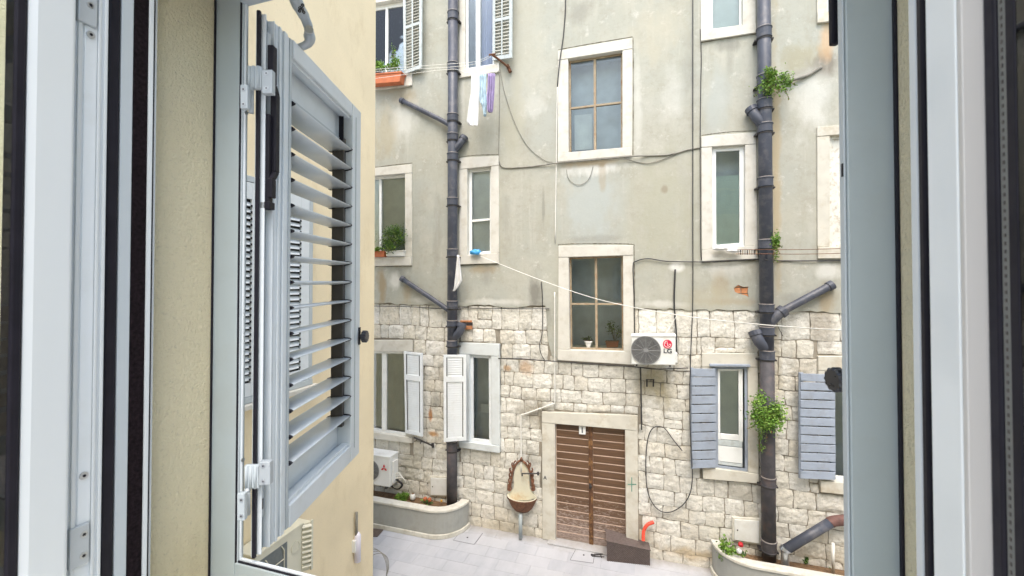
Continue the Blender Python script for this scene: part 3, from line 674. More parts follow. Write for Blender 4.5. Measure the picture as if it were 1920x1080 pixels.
P2, X2 = pipe_with('slate grey drainpipe on the right with ferns growing from its joints', 1433, 1441, 1036,
    [(47,66),(137,155),(183,200),(229,245),(331,348),(449,465),(571,585),(614,628),(659,675),(898,914),(1018,1038)], pipe_m, rust_from=668)
def stub(parent, X, pts, r, mat, name='branch', Yc=8.25, cup=True):
    b_ = bm_new(); P_ = [onY(x, y, yy) for x, y, yy in pts]; tube(b_, spline(P_, 4), r, 16); o = obj(name, b_, mat, parent, smooth=False)
    for p in o.data.polygons: p.use_smooth = len(p.vertices) == 4
    if cup:
        d = (P_[-1]-P_[-2]).normalized(); b_ = bm_new(); tube(b_, [P_[-1]-d*.07, P_[-1]+d*.01], r*1.22, 16); obj('cup', b_, mat, o)
    return o
stub(P1, X1, [(846,243,8.25),(836,230,8.28),(752,188,8.36)], .052, pipe_m, 'slanting_branch')
stub(P1, X1, [(846,590,8.25),(836,578,8.28),(753,522,8.36)], .052, pipe_m, 'slanting_branch')
stub(P1, X1, [(850,284,8.25),(862,270,8.27),(871,257,8.33)], .075, pipe_m)
stub(P1, X1, [(850,634,8.25),(862,622,8.22),(866,607,8.27)], .085, pipe_m)
stub(P2, X2, [(1433,236,8.25),(1420,222,8.24),(1408,204,8.3)], .085, pipe_m)
stub(P2, X2, [(1438,654,8.25),(1424,640,8.22),(1417,622,8.28)], .10, pipe_m)
stub(P2, X2, [(1440,608,8.25),(1456,592,8.22),(1469,582,8.24)], .085, pipe_m)
stub(P2, X2, [(1466,584,8.24),(1500,566,8.27),(1560,534,8.36)], .065, pipe_m, 'slanting_branch')
stub(P2, X2, [(1446,160,8.3),(1476,152,8.33),(1512,142,8.37),(1540,126,8.40)], .028, cable_g, 'thin_overflow_pipe', cup=False)
# waste pipe at the right planter
wp = thing('waste_pipe', 'fat waste pipe slanting into the right planter from a terracotta elbow', 'pipe', onY(1473, 1040, 8.1))
bm = bm_new(); tube(bm, [onY(1474,1030,8.1), onY(1558,979,8.27)], .075, 18); obj('pipe', bm, pipe_m, wp, smooth=True)
bm = bm_new(); tube(bm, spline([onY(1556,980.5,8.265), onY(1564,977,8.28), onY(1595,974,8.3)], 4), .08, 18); obj('elbow', bm, M('terracotta_pipe', (.13,.065,.055), .75, .3, 9), wp)
bm = bm_new(); tube(bm, [onY(1472,1062,8.1), onY(1472,1034,8.1), onY(1472,1034,8.1)+Vector((0,0,.02)), onY(1475,1028,8.1)], [.06,.06,.085,.085], 18); obj('steel_socket', bm, steel, wp)

# ------------------------------------------------------------------ planters
ZT = .56
def planter(label, X0, X1, Yfr, rad, side, loc):
    t = thing('planter', label, 'planter', loc)
    def outline(off, zz=0):
        pts = []; Yb = 8.40
        if side > 0:      # rounded end on the right (left planter)
            xe = X1-off
            pts = [(X0, Yfr+off)]
            for k in range(13): a = -math.pi/2+k/12*math.pi/2; pts.append((xe-(rad-off)+(rad-off)*math.cos(a), Yfr+rad+(rad-off)*math.sin(a)))
        else:
            xe = X0+off; pts = [(X1, Yfr+off)]
            for k in range(13): a = -math.pi/2-k/12*math.pi/2; pts.append((xe+(rad-off)+(rad-off)*math.cos(a), Yfr+rad+(rad-off)*math.sin(a)))
        return pts
    def band(o0, o1, z0, z1, name, mat, bev=.01):
        a = outline(o0); b = outline(o1); b_ = bm_new()
        for i in range(len(a)-1):
            pass
        vs = [[b_.verts.new((p[0], p[1], z)) for p in ring] for ring, z in ((a,z0),(a,z1),(b,z1),(b,z0))]
        for s in range(4):
            p, q = vs[s], vs[(s+1)%4]
            for i in range(len(a)-1): b_.faces.new((p[i], p[i+1], q[i+1], q[i]))
        for e in (0, -1): b_.faces.new([v[e] for v in vs])
        obj(name, b_, mat, t, bevel=bev)
    band(0, .13, .0, ZT-.05, 'render_wall', concrete, 0); band(-.02, .16, ZT-.05, ZT, 'coping', coping); band(-.035, -.001, 0.001, .09, 'plinth', coping)
    b_ = bm_new(); ol = outline(.131); cl = [(ol[-1][0], 8.41), (ol[0][0], 8.41)]
    allp = ol+cl; vv = [b_.verts.new((p[0], p[1], ZT-.17)) for p in allp]; b_.faces.new(vv)
    bmesh.ops.triangulate(b_, faces=b_.faces[:]); bmesh.ops.subdivide_edges(b_, edges=b_.edges[:], cuts=5, use_grid_fill=True)
    for v in b_.verts: v.co.z += .05*noise.noise((v.co.x*4, v.co.y*4, 0))
    obj('soil', b_, soil, t, smooth=True)
    return t
xw1 = onY(880, 985, 8.4).x; xw2 = onY(1335, 1040, 8.4).x
planter('rounded grey rendered planter at the foot of the wall on the left', -8.0, xw1, 7.74, .62, 1, (-4.6, 8.1, 0))
planter('rounded grey rendered planter at the foot of the wall on the right', xw2, 6.5, 7.80, .58, -1, (2.6, 8.1, 0))
# meter boxes
for px, lab in (([(807.6,896),(837,897),(837,929),(807.6,928)], 'small white meter door above the left planter'), ([(1377,974),(1423,977),(1423,1019),(1377,1012)], 'small white meter door above the right planter')):
    q = pq(px, 8.37); t = thing('meter_box', lab, 'meter box', q.P(.5,1)); bm = bm_new(); q.box(bm, -.08, 1.08, -.08, 1.08, .01, .06); obj('box_frame', bm, coping, t, bevel=.004)
    bm = bm_new(); q.box(bm, 0, 1, 0, 1, -.005, .012); obj('door', bm, acw, t, bevel=.004)
    bm = bm_new(); q.box(bm, .1, .15, .47, .53, -.012, -.004); obj('lock', bm, iron, t)

# ------------------------------------------------------------------ plants
def plant(name, label, cat, c, rad, n, ls, mi=0, hang=0, parent=None, clumps=9, stems=8, group=None, base=None, sprigs=0):
    c = Vector(c); t = thing(name, label, cat, base or (c.x, c.y, c.z-rad[2]), group)
    bms = [bm_new(), bm_new()]; cl = []
    for k in range(clumps):
        a = random.uniform(0, 2*math.pi); rr = random.uniform(.2, .85); zz = random.uniform(-.75, .8)
        cl.append(Vector((math.cos(a)*rr*rad[0], math.sin(a)*rr*rad[1], zz*rad[2])))
    n = int(n*1.7); ls *= .85
    for k in range(n):
        b_ = bms[0 if random.random() < .7 else 1]; cc = random.choice(cl)
        d = Vector([random.gauss(0,.36 if random.random() < .15 else .19)*q_ for q_ in rad])
        p = c+cc+d
        s = ls*random.uniform(.6,1.3); u = Vector((random.gauss(0,1), random.gauss(0,1)-.3, random.gauss(0,.7)+(.3-hang))).normalized()
        v = u.cross(Vector((random.gauss(0,1), random.gauss(0,1), random.gauss(0,1)))).normalized(); nn = u.cross(v)
        P_ = [p, p+u*s*.5+v*s*.34+nn*s*.1, p+u*s, p+u*s*.5-v*s*.34+nn*s*.1]
        vs = [b_.verts.new(x) for x in P_]; b_.faces.new((vs[0],vs[1],vs[2])); b_.faces.new((vs[0],vs[2],vs[3]))
    obj('foliage', bms[0], leafm[mi], t); obj('foliage', bms[1], leafm[2 if mi != 2 else 0], t)
    b_ = bm_new(); rt = Vector(t.location)
    for k in range(stems):
        e = c+cl[k % clumps]; m_ = rt.lerp(e, .5)+Vector((random.uniform(-.02,.02), 0, .02)); tube(b_, spline([rt, m_, e], 3), .004, 5)
    obj('stem', b_, stemm, t)
    if sprigs:
        b_ = bm_new(); lf_ = bm_new(); dd_ = bm_new()
        for k in range(sprigs):
            a = random.uniform(0, 2*math.pi); rr = random.uniform(.9, 1.4); drop = random.uniform(-.3, 1.3)
            e = c+Vector((math.cos(a)*rad[0]*rr, -abs(math.sin(a))*rad[1]*.8, (math.sin(a)*.5-drop*.7)*rad[2]*rr))
            P_ = spline([rt, rt.lerp(e, .5)+Vector((0,-.03,.05)), e], 5); tube(b_, P_, .0035, 5)
            for p in P_[4:]:
                for q_ in range(2):
                    s_ = ls*random.uniform(.5,1.0); u = Vector((random.gauss(0,1), random.gauss(0,1), random.gauss(0,1))).normalized(); v = u.cross(Vector((.3,random.random(),.8))).normalized(); g_ = dd_ if random.random() < .25 else lf_
                    vs = [g_.verts.new(x) for x in (p, p+u*s_*.5+v*s_*.3, p+u*s_, p+u*s_*.5-v*s_*.3)]; g_.faces.new(vs)
        obj('sprig_stem', b_, stemm, t); obj('sprig_leaves', lf_, leafm[0], t); obj('withered_leaves', dd_, M('withered_leaf', (.24,.15,.06), .8, .3, 20), t)
    return t
plant('wall_fern', 'fern growing from the upper joint of the right drainpipe', 'plant', onY(1453,152,8.1), (.24,.13,.24), 900, .045, 0, .3, clumps=12, base=onY(1462,165,8.2), sprigs=9)
plant('wall_fern', 'small green tuft beside the right drainpipe below the aqua blind window', 'plant', onY(1454,466,8.2), (.08,.08,.26), 300, .04, 0, .5, clumps=7, base=onY(1449,470,8.28), sprigs=4)
plant('wall_fern', 'large leafy fern sprouting around the right drainpipe at shutter height', 'plant', onY(1436,775,8.02), (.25,.14,.28), 1300, .05, 0, .4, clumps=18, base=onY(1440,795,8.16), sprigs=8)
plant('creeper', 'thin trailing strand hanging below the large drainpipe fern', 'plant', onY(1425,828,8.12), (.06,.04,.16), 90, .035, 0, .8, clumps=5)
# troughs
def trough(label, px, Y, mat, dpt=.18, group=None):
    q = pq(px, Y); t = thing('plant_trough', label, 'plant pot', q.P(.5,1)); b_ = bm_new()
    c = [q.P(0,0), q.P(1,0), q.P(.97,1), q.P(.03,1)]; hexa(b_, c, [p+Vector((0,dpt,0)) for p in c]); obj('pot', b_, mat, t, bevel=.01)
    b_ = bm_new(); q.box(b_, -.015, 1.015, -.02, .14, -.015, dpt+.015); obj('rim', b_, mat, t, bevel=.006)
    b_ = bm_new(); q.box(b_, .02, .98, -.05, -.02, .01, dpt-.01); obj('soil', b_, soil, t)
    return t
trough('terracotta trough under the top left casement', [(690,139),(752,134),(751,153),(690,158)], 8.15, terra)
plant('trailing_plant', 'bright green trailing plant in the top left trough', 'plant', onY(722,124,8.2), (.34,.10,.14), 700, .05, 0, .2, clumps=12, base=onY(722,140,8.24))
plant('trailing_plant', 'thin upright shoot against the top left sash', 'plant', onY(738,95,8.22), (.05,.04,.30), 70, .04, 1, -.3, clumps=6)
trough('white trough on the sill of the left casement', [(723,470),(757,469.5),(757,480),(723,480.5)], 8.30, acw, .12)
trough('small orange trough on the sill beside the wing corner', [(690,471),(721,470.5),(721,481.5),(690,482)], 8.30, terra, .12)
plant('potted_shrub', 'bushy green shrub in the white sill trough', 'plant', onY(737,449,8.28), (.30,.10,.25), 1300, .045, 1, 0, clumps=14, base=onY(740,470,8.34))
plant('potted_herb', 'low pale green herb in the orange sill trough', 'plant', onY(708,466,8.3), (.12,.07,.06), 220, .04, 2, 0, clumps=6)
# pots behind the lower centre window
def pot(label, cx, y0, y1, wpx, Y, mat):
    a = onY(cx, y1, Y); b = onY(cx, y0, Y); r = wpx/F*Y/1.05/2; t = thing('flower_pot', label, 'plant pot', a)
    b_ = bm_new(); tube(b_, [a, b, b+Vector((0,0,.001)), b+Vector((0,0,.025))], [r*.75, r*.95, r*1.08, r*1.08], 20); obj('pot', b_, mat, t)
    b_ = bm_new(); tube(b_, [b+Vector((0,0,.0255)), b+Vector((0,0,.028))], r*.98, 20); obj('soil', b_, soil, t)
    return t
pot('round white pot behind the left pane of the lower centre window', 1104, 641, 652, 19, 8.58, acw)
plant('pot_plant', 'small plant in the white pot behind glass', 'plant', onY(1101,637,8.6), (.10,.06,.05), 120, .035, 1, 0, clumps=5)
trough('terracotta trough behind the right pane of the lower centre window', [(1135,640),(1160,640),(1159,652),(1137,652)], 8.54, terra, .12)
plant('pot_plant', 'leggy branching plant in the terracotta trough behind glass', 'plant', onY(1152,620,8.6), (.17,.06,.22), 260, .035, 1, 0, clumps=10)
# planter plants
plant('geranium', 'bright green clump at the corner of the right planter', 'plant', (onY(1366,1018,8.1).x, 8.12, ZT-.02), (.17,.14,.15), 600, .06, 0, 0, clumps=10, base=(onY(1366,1018,8.1).x, 8.12, ZT-.2))
t = plant('geranium', 'red flowering geranium in the right planter', 'plant', (onY(1390,1028,8.05).x, 8.02, ZT-.02), (.07,.07,.08), 110, .05, 1, 0, clumps=5, base=(onY(1390,1028,8.05).x, 8.02, ZT-.2))
def flower(t, c, r, mat):
    b_ = bm_new()
    for k in range(70):
        d = Vector((random.gauss(0,1), random.gauss(0,1), random.gauss(0,1))).normalized()*r*.75; u = d.normalized(); v = u.cross(Vector((random.random(),random.random(),random.random()))).normalized(); w2 = u.cross(v)
        p = Vector(c)+d; s = r*.4; vs = [b_.verts.new(x) for x in (p-v*s+u*s*.3, p-w2*s, p+v*s+u*s*.3, p+w2*s)]; b_.faces.new(vs)
    obj('flower', b_, mat, t)
flower(t, onY(1389,1021,7.95), .045, redfl); flower(t, onY(1386,1033,7.92), .045, whitec)
for (px, py, rr, n, lab) in ((1512,1048,.07,120,'small dark green weed in the middle of the right planter'), (1560,1052,.12,200,'dark leafy weed at the far right of the right planter')):
    p = onZ(px, py, ZT-.12); plant('weed', lab, 'plant', p, (rr,rr*.8,rr*.8), n, .05, 1, 0, clumps=5)
p = onZ(754, 931, ZT-.08); plant('herb', 'bright green herb in the left planter', 'plant', p, (.14,.10,.09), 420, .05, 0, 0, clumps=8)
p = onZ(802, 940, ZT-.1); t = plant('marigold', 'orange-red flowers in the left planter', 'plant', p, (.12,.08,.05), 60, .05, 1, 0, clumps=5)
flower(t, p+Vector((-.06,0,.04)), .05, terra); flower(t, p+Vector((.05,-.02,.05)), .05, terra); flower(t, p+Vector((.30,.05,.03)), .03, M('yellow_petals', (.6,.35,.04), .6, .1, 9))
p = onZ(774, 937, ZT-.14); t = thing('flower_pot', 'small round white ball-shaped pot in the left planter', 'plant pot', p)
bm = bm_new(); tube(bm, [p+Vector((0,0,z_)) for z_ in (0,.02,.06,.10,.13)], [.035,.05,.062,.05,.035], 16); obj('pot', bm, acw, t, smooth=True)
bm = bm_new(); tube(bm, [p+Vector((0,0,.128)), p+Vector((0,0,.135))], .033, 12); obj('soil', bm, soil, t)

# ------------------------------------------------------------------ air conditioners
def fan(parent, c, r, n_ax=(0,-1,0)):
    c = Vector(c); b_ = bm_new(); disc_ring(b_, c, n_ax, 0, r, .004, 40); obj('fan_opening', b_, dark, parent)
    b_ = bm_new(); disc_ring(b_, c+Vector(n_ax)*.004, n_ax, r*.98, r*1.04, .012, 40)
    for k in range(1, 16): disc_ring(b_, c+Vector(n_ax)*.012, n_ax, r*k/16-.0028, r*k/16+.0028, .004, 32)
    ax = Vector(n_ax); u = ax.cross(Vector((0,0,1))).normalized(); v = Vector((0,0,1))
    for k in range(12):
        a = 2*math.pi*k/12; d = u*math.cos(a)+v*math.sin(a); tube(b_, [c+ax*.017+d*r*.1, c+ax*.017+d*r*1.0], .003, 4)
    disc_ring(b_, c+ax*.016, n_ax, 0, r*.16, .006, 20); obj('fan_guard', b_, grille, parent, kind='stuff')
    b_ = bm_new()
    for k in range(3):
        a = 2*math.pi*k/3; d = u*math.cos(a)+v*math.sin(a); e = u*math.cos(a+.9)+v*math.sin(a+.9)
        hexa(b_, [c+ax*.0045+d*r*.1, c+ax*.0045+d*r*.92, c+ax*.0045+e*r*.92, c+ax*.0045+e*r*.12], [c+ax*.008+d*r*.1, c+ax*.008+d*r*.92, c+ax*.008+e*r*.92, c+ax*.008+e*r*.12])
    obj('fan_blade', b_, iron, parent)
q = pq([(1184,629),(1266.5,629),(1266.5,685),(1184,683)], 7.97)
ac = thing('air_conditioner', 'white air conditioner unit with red round logo beside the lower centre window', 'air conditioner', q.P(.5,1,.15))
bm = bm_new(); q.box(bm, 0, 1, .045, 1, 0, .30); obj('casing', bm, acw, ac, bevel=.012)
bm = bm_new(); q.box(bm, -.012, 1.012, -.01, .043, -.012, .31); obj('top_cover', bm, acw, ac, bevel=.008)
bm = bm_new(); q.box(bm, 1.0, 1.05, .62, .95, .08, .26); obj('valve_cover', bm, acw, ac, bevel=.01)
cc = onY(1211, 656.5, 7.97); fan(ac, cc+Vector((0,-.001,0)), .245)
bm = bm_new()
for u in (.12, .88): q.box(bm, u-.02, u+.02, 1.005, 1.06, .0, .42)
obj('bracket', bm, iron, ac)
lc = onY(1251.5, 645.2, 7.963); bm = bm_new(); disc_ring(bm, lc, (0,-1,0), 0, .076, .003, 40); obj('logo_disc', bm, red, ac)
bm = bm_new(); lw = lc+Vector((0,-.004,0))                      # pale face mark inside the disc
def arc(bm, c, r, a0, a1, wd, n=24):
    vs = []
    for k in range(n+1):
        a = a0+(a1-a0)*k/n; vs.append((bm.verts.new(c+Vector((math.cos(a)*(r-wd),0,math.sin(a)*(r-wd)))), bm.verts.new(c+Vector((math.cos(a)*r,0,math.sin(a)*r)))))
    for a, b in zip(vs, vs[1:]): bm.faces.new((a[0], a[1], b[1], b[0]))
arc(bm, lw, .058, R(90), R(360), .008); box(bm, lw.x-.004, lw.x+.004, lw.y, lw.y+.001, lw.z-.028, lw.z+.03); box(bm, lw.x+.0045, lw.x+.024, lw.y, lw.y+.001, lw.z-.028, lw.z-.021)
box(bm, lw.x+.02, lw.x+.058, lw.y+.0002, lw.y+.0012, lw.z-.004, lw.z+.004); disc_ring(bm, lw+Vector((-.028,0,.018)), (0,-1,0), 0, .008, .001, 12)
obj('logo_face', bm, white_m, ac)
bmx = text_bm('LG', onY(1252, 658.5, 7.964), (1,0,0), (0,0,1), .105)
o = obj('lettering', bmx, ink, ac)
for v in o.data.vertices: v.co.x *= 1.15
bm = bm_new(); 
# mitsubishi-like unit in the left planter
q = pq([(664,846),(731,857),(731,914),(664,903)], 7.95)
TL = onY(731,857,7.95); BRz = onY(731,914,7.95).z; Xr = TL.x; Zt, Zb = TL.z, BRz
ac2 = thing('air_conditioner', 'white air conditioner unit with red three-diamond emblem behind the wing corner', 'air conditioner', (Xr-.4, 8.1, Zb))
bm = bm_new(); box(bm, Xr-.82, Xr, 7.95, 8.27, Zb, Zt-.03); obj('casing', bm, acw, ac2, bevel=.012)
bm = bm_new(); box(bm, Xr-.83, Xr+.01, 7.94, 8.28, Zt-.029, Zt); obj('top_cover', bm, acw, ac2, bevel=.008)
bm = bm_new(); box(bm, Xr+.002, Xr+.05, 8.02, 8.2, Zb+.06, Zt-.12); obj('valve_cover', bm, acw, ac2, bevel=.008)
fan(ac2, (Xr-.48, 7.949, (Zb+Zt)/2-.01), .21)
bm = bm_new(); ec = onY(720, 878, 7.947); s = .05
for a in (90, 210, 330):
    d = Vector((math.cos(R(a)),0,math.sin(R(a)))); e = Vector((-d.z,0,d.x))
    P_ = [ec, ec+d*s*.87-e*s*.5 if False else ec+(d*.5-e*.29)*s*1.7, ec+d*s*1.7, ec+(d*.5+e*.29)*s*1.7]
    hexa(bm, P_, [p+Vector((0,-.002,0)) for p in P_])
obj('emblem', bm, red2, ac2)
bm = bm_new()
for k, (dx, col) in enumerate(((.0,0),(.03,0),(.06,0))):
    tube(bm, spline([(Xr+.03,8.1,Zb+.22-.05*k), (Xr+.13+dx,8.12,Zb+.24-.04*k), (Xr+.15+dx,8.2,Zb+.02), (Xr+.02,8.25,Zb-.14+.02*k), (Xr-.15,8.3,Zb-.16)], 6), .014, 8)
obj('hoses', bm, cable_w, ac2)
bm = bm_new(); tube(bm, spline([(Xr+.05,8.1,Zb+.12), (Xr+.16,8.18,Zb-.02), (Xr-.02,8.28,Zb-.18), (Xr-.3,8.3,Zb-.12)], 6), .022, 8); obj('insulated_hose', bm, cable_b, ac2)
bm = bm_new()
for dx in (-.7, -.1): box(bm, Xr+dx-.02, Xr+dx+.02, 7.95, 8.42, Zb-.05, Zb-.003)
obj('bracket', bm, iron, ac2)

# ------------------------------------------------------------------ wall fountain
fc = onY(977, 933, 8.3); k = 8.3/F/.97; ft = thing('wall_fountain', 'rusty cast iron wall fountain with arched back plate and stained basin', 'fountain', onY(976,1007,8.26))
def fp(px, py, Y=8.36): return onY(px, py, Y)
# back plate
arch = [(966,931),(964,915),(963,893),(966,878),(971,870),(977,867),(984,870),(989,878),(992,893),(993,915),(992,931)]
bm = bm_new(); P_ = [fp(x,y,8.335) for x,y in arch]; hexa(bm, P_, [p+Vector((0,.03,0)) for p in P_]); obj('back_plate', bm, enamel, ft)
bm = bm_new(); tube(bm, spline([fp(x,y,8.32) for x,y in [(957,912),(959,898),(962,882),(968,870),(977,863.5),(986,870),(993,882),(997,898),(998,912)]], 4), .022, 8)
for sx_ in (-1, 1):
    for k2 in range(5):
        px = 977.5+sx_*(20.5-k2*1.0+ (0 if k2 < 4 else -3)); py = 912-k2*10
        a = fp(px+sx_*2, py, 8.32); tube(bm, spline([a+Vector((sx_*(.006+.014*math.sin(t_*1.3)),-.012,.05*math.cos(t_))) for t_ in [x*.8 for x in range(7)]], 2), .016, 6)
    tube(bm, spline([fp(977.5+sx_*x, y, 8.31) for x, y in ((20,905),(24,912),(25,918),(21,920),(19,916),(21,913))], 4), .014, 6)
    tube(bm, spline([fp(977.5+sx_*x, y, 8.31) for x, y in ((8,866),(11,872),(14,871),(13,866),(10,864))], 4), .014, 6)
tube(bm, [fp(977.5,862,8.31), fp(977.5,857,8.31)], [.035,.008], 8)
obj('scrollwork', bm, rust, ft, smooth=True)
# skirt from plate down to bowl rim + bowl (half lathe)
def half(bm, prof, c, th=16, Yw=8.37):
    rings = []
    for (r_, rz, dy) in prof:
        ring = []
        for i in range(th+1):
            a = math.pi+math.pi*i/th; ring.append(bm.verts.new((c.x+math.cos(a)*r_, Yw+math.sin(a)*r_*dy, rz)))
        rings.append(ring)
    for a, b in zip(rings, rings[1:]):
        for i in range(th): bm.faces.new((a[i], a[i+1], b[i+1], b[i]))
zr = fp(977,934,8.3).z; rw = (1006-949)/2/F*8.3/.97; zbm = fp(977,966,8.2).z
bm = bm_new(); half(bm, [(rw*1.02,zr+.012,.78),(rw*1.04,zr-.015,.78),(rw*.97,zr-.03,.78),(rw*.9,zr-.09,.76),(rw*.72,zr-.2,.75),(rw*.5,zr-.27,.75),(rw*.28,zbm+.04,.75),(rw*.24,zbm,.75),(.001,zbm-.01,.75)], fc)
obj('basin', bm, rust, ft, smooth=True)
bm = bm_new(); half(bm, [(rw*1.02,zr+.013,.78),(rw*.93,zr+.014,.76),(rw*.8,zr-.07,.7),(rw*.5,zr-.14,.7),(.001,zr-.17,.6)], fc); obj('bowl_lining', bm, enamel, ft, smooth=True)
bm = bm_new(); sh = [(949.5,933),(955,924),(962,917),(966,908),(990,908),(993,917),(999,924),(1005.5,933),(990,938),(965,938)]
P_ = [fp(x,y,8.34) for x,y in sh]; hexa(bm, P_, [p+Vector((0,.028,0)) for p in P_]); obj('splash_back', bm, enamel, ft)
bm = bm_new(); tube(bm, [onY(976,1008,8.22), onY(976,964,8.22)], .038, 14); obj('waste_pipe', bm, M('grey_plastic_pipe', (.32,.36,.37), .5, .1, 6), ft, smooth=True)
bm = bm_new(); tube(bm, [fp(978,888,8.27), fp(1011,888,8.27)], .014, 8); tube(bm, [fp(979,888,8.34), fp(979,888,8.2), fp(979,893,8.18)], .016, 8); tube(bm, [fp(1009,885,8.27), fp(1009,891,8.27)], .02, 8); obj('tap', bm, iron, ft)

# ------------------------------------------------------------------ cables and ropes
def cable(name, label, cat, px, r, mat, Y=8.385, k=5, Ys=None):
    P_ = [onY(p[0], p[1], (p[2] if len(p) > 2 else Y)) for p in px]
    b_ = bm_new(); tube(b_, spline(P_, k), r, 7); o = obj(name, b_, mat, None, smooth=True); return tag(o, label, cat)
cable('cable', 'dusty cable running across the plaster under the upper centre window', 'cable', [(936,303),(940,312),(955,315),(1000,312),(1046,305.5,8.35),(1100,301,8.34),(1187,293,8.34),(1215,292),(1255,290),(1290,281),(1312,277)], .013, cable_g)
cable('cable', 'thin loose cable sagging right of the upper centre window', 'cable', [(1170,296,8.34),(1190,303),(1215,306),(1240,300),(1270,288)], .006, cable_g)
cable('cable', 'dark cable bracing down to the left side of the upper centre surround', 'cable', [(1060,-20),(1060,20),(1056,70),(1050,110,8.34),(1046,150,8.34),(1045,163)], .011, cable_b)
cable('conduit', 'white conduit falling from the upper centre window', 'cable', [(1045,160),(1043,300),(1041,455)], .011, cable_w)
cable('water_pipe', 'thin white water pipe bending down to the wall fountain', 'pipe', [(1040,548),(1040,600),(1040,700),(1040,752),(1034,758),(985,776),(977,782),(977,830),(977,885,8.3)], .013, cable_w, 8.37, 3)
cable('cable', 'fine cable dropping from the clothes bracket to the small window', 'cable', [(937,135),(936,230),(935,292),(938,310)], .006, cable_g)
cable('cable', 'fine cable curving from the clothes bracket to the horizontal cable', 'cable', [(937,125,8.3),(945,170),(965,230),(990,275),(1020,300),(1036,304)], .006, cable_g)
cable('cable', 'faint looped wire under the upper centre window', 'cable', [(1062,318),(1066,335),(1080,346),(1095,344),(1106,332),(1112,312)], .005, cable_g)
cable('hose', 'long black cable down the wall ending in a large hanging loop', 'cable', [(1299,-20),(1299,200),(1299,400),(1299,560),(1296,640,8.36),(1293.5,720,8.24),(1294,800,8.24),(1297,860,8.25),(1298,899,8.33),(1293,927),(1280,947),(1258,960),(1238,958),(1222,941),(1213,913),(1211,863),(1215,822),(1224,803),(1238,800),(1248,805),(1262,824),(1279,845)], .009, cable_b, 8.37)
cable('cable', 'faint vertical cable left of the upper right windows', 'cable', [(1313,55,8.39),(1315,110),(1314,160),(1313,250),(1313,330,8.37),(1314,470,8.37),(1318,489,8.37)], .007, cable_b)
cable('cable', 'black cable arching from the lower centre window to the right window', 'cable', [(1190,625),(1189,560),(1187,500),(1193,490),(1215,485),(1250,490),(1299,491),(1330,491,8.35),(1380,488,8.34),(1421,486,8.35),(1436,487,8.12),(1456,489),(1520,489),(1600,488)], .010, cable_b, 8.37)
cable('cable', 'dark cable down from a patch of foam to the air conditioner', 'cable', [(1266,505),(1264,560),(1266,600),(1268,625),(1269,668,8.3)], .015, cable_b, 8.37)
cable('cable', 'black conduit below the air conditioner', 'cable', [(1201,688),(1202,740),(1203,806)], .013, cable_b, 8.36)
cable('cable', 'dark cable along the stone below the lower centre window', 'cable', [(934,672),(980,673),(1046,678,8.33),(1120,683,8.33),(1190,688,8.35),(1230,692),(1290,690)], .009, cable_b, 8.37)
cable('cable', 'cable along the joint of plaster and stone on the left', 'cable', [(660,573),(705,574),(760,575),(836,579),(842,577,8.12),(856,577,8.12),(862,577),(960,579),(1030,579)], .008, cable_b, 8.38)
cable('cable', 'black wire falling from the scarred plaster to the long stone cable', 'cable', [(1015,528),(1017,560),(1017,620),(1012,645),(1014,662),(1021,675)], .008, cable_b, 8.37)
cable('wire', 'short loose wire beside the air conditioner', 'wire', [(1269,592),(1258,610),(1246,628,8.2)], .005, cable_w, 8.3)
cable('wire', 'black wire hanging below the right pipe branch', 'wire', [(1454,600,8.2),(1460,615),(1468,630)], .005, cable_b, 8.3)
cable('clothes_line', 'white rope slanting from the small window towards the near building', 'clothes line', [(900,480,8.33),(1000,520,7.6),(1100,555,7.0),(1187,576,6.5),(1300,595,5.9),(1420,608,5.2),(1576,619,4.4),(1760,624,3.5)], .0055, rope)
for (a, b) in (((1380,468),(1560,466)), ((1380,476),(1560,475))):
    cable('clothes_line', 'upper rusty clothes line under the aqua blind window' if a[1] < 470 else 'lower rusty clothes line under the aqua blind window', 'clothes line', [(a[0],a[1],8.1),(1440,a[1],8.08),(1500,(a[1]+b[1])/2+1,8.08),(b[0]+20,b[1],8.1)], .005, rust)
# clothes lines upper left (4 strands) on rusty bracket
br = thing('clothes_bracket', 'rusty iron clothes bracket at the corner of the upper shuttered window', 'bracket', onY(955,132,8.3))
bm = bm_new(); tube(bm, [onY(955,128,8.38), onY(936,112,8.0), onY(922,102,7.8)], .022, 8); obj('arm', bm, rust, br)
bm = bm_new(); tube(bm, [onY(917,103,7.8), onY(929,101,7.8)], .018, 8); tube(bm, [onY(951,122,8.36), onY(957,135,8.36)], .035, 8); obj('end_piece', bm, rust, br)
labs = ['topmost thin clothes line from the wing corner to the rusty bracket', 'second thin clothes line passing in front of the left drainpipe', 'lowest thin clothes line, carrying the laundry']
for k2, (y0, ym, y1) in enumerate(((130,120,103),(134,126,106),(147,140,112))):
    cable('clothes_line', labs[k2], 'clothes line', [(640,y0+8,7.9),(705,y0,7.9),(840,ym,7.88),(890,(ym+y1)/2+(4 if k2 < 2 else 8),7.86),(921,y1,7.8)] if k2 < 2 else [(640,y0+6,7.9),(705,y0,7.9),(840,130,7.88),(878,137,7.86),(928,137,7.86),(934,118,7.9)], .004, rope)
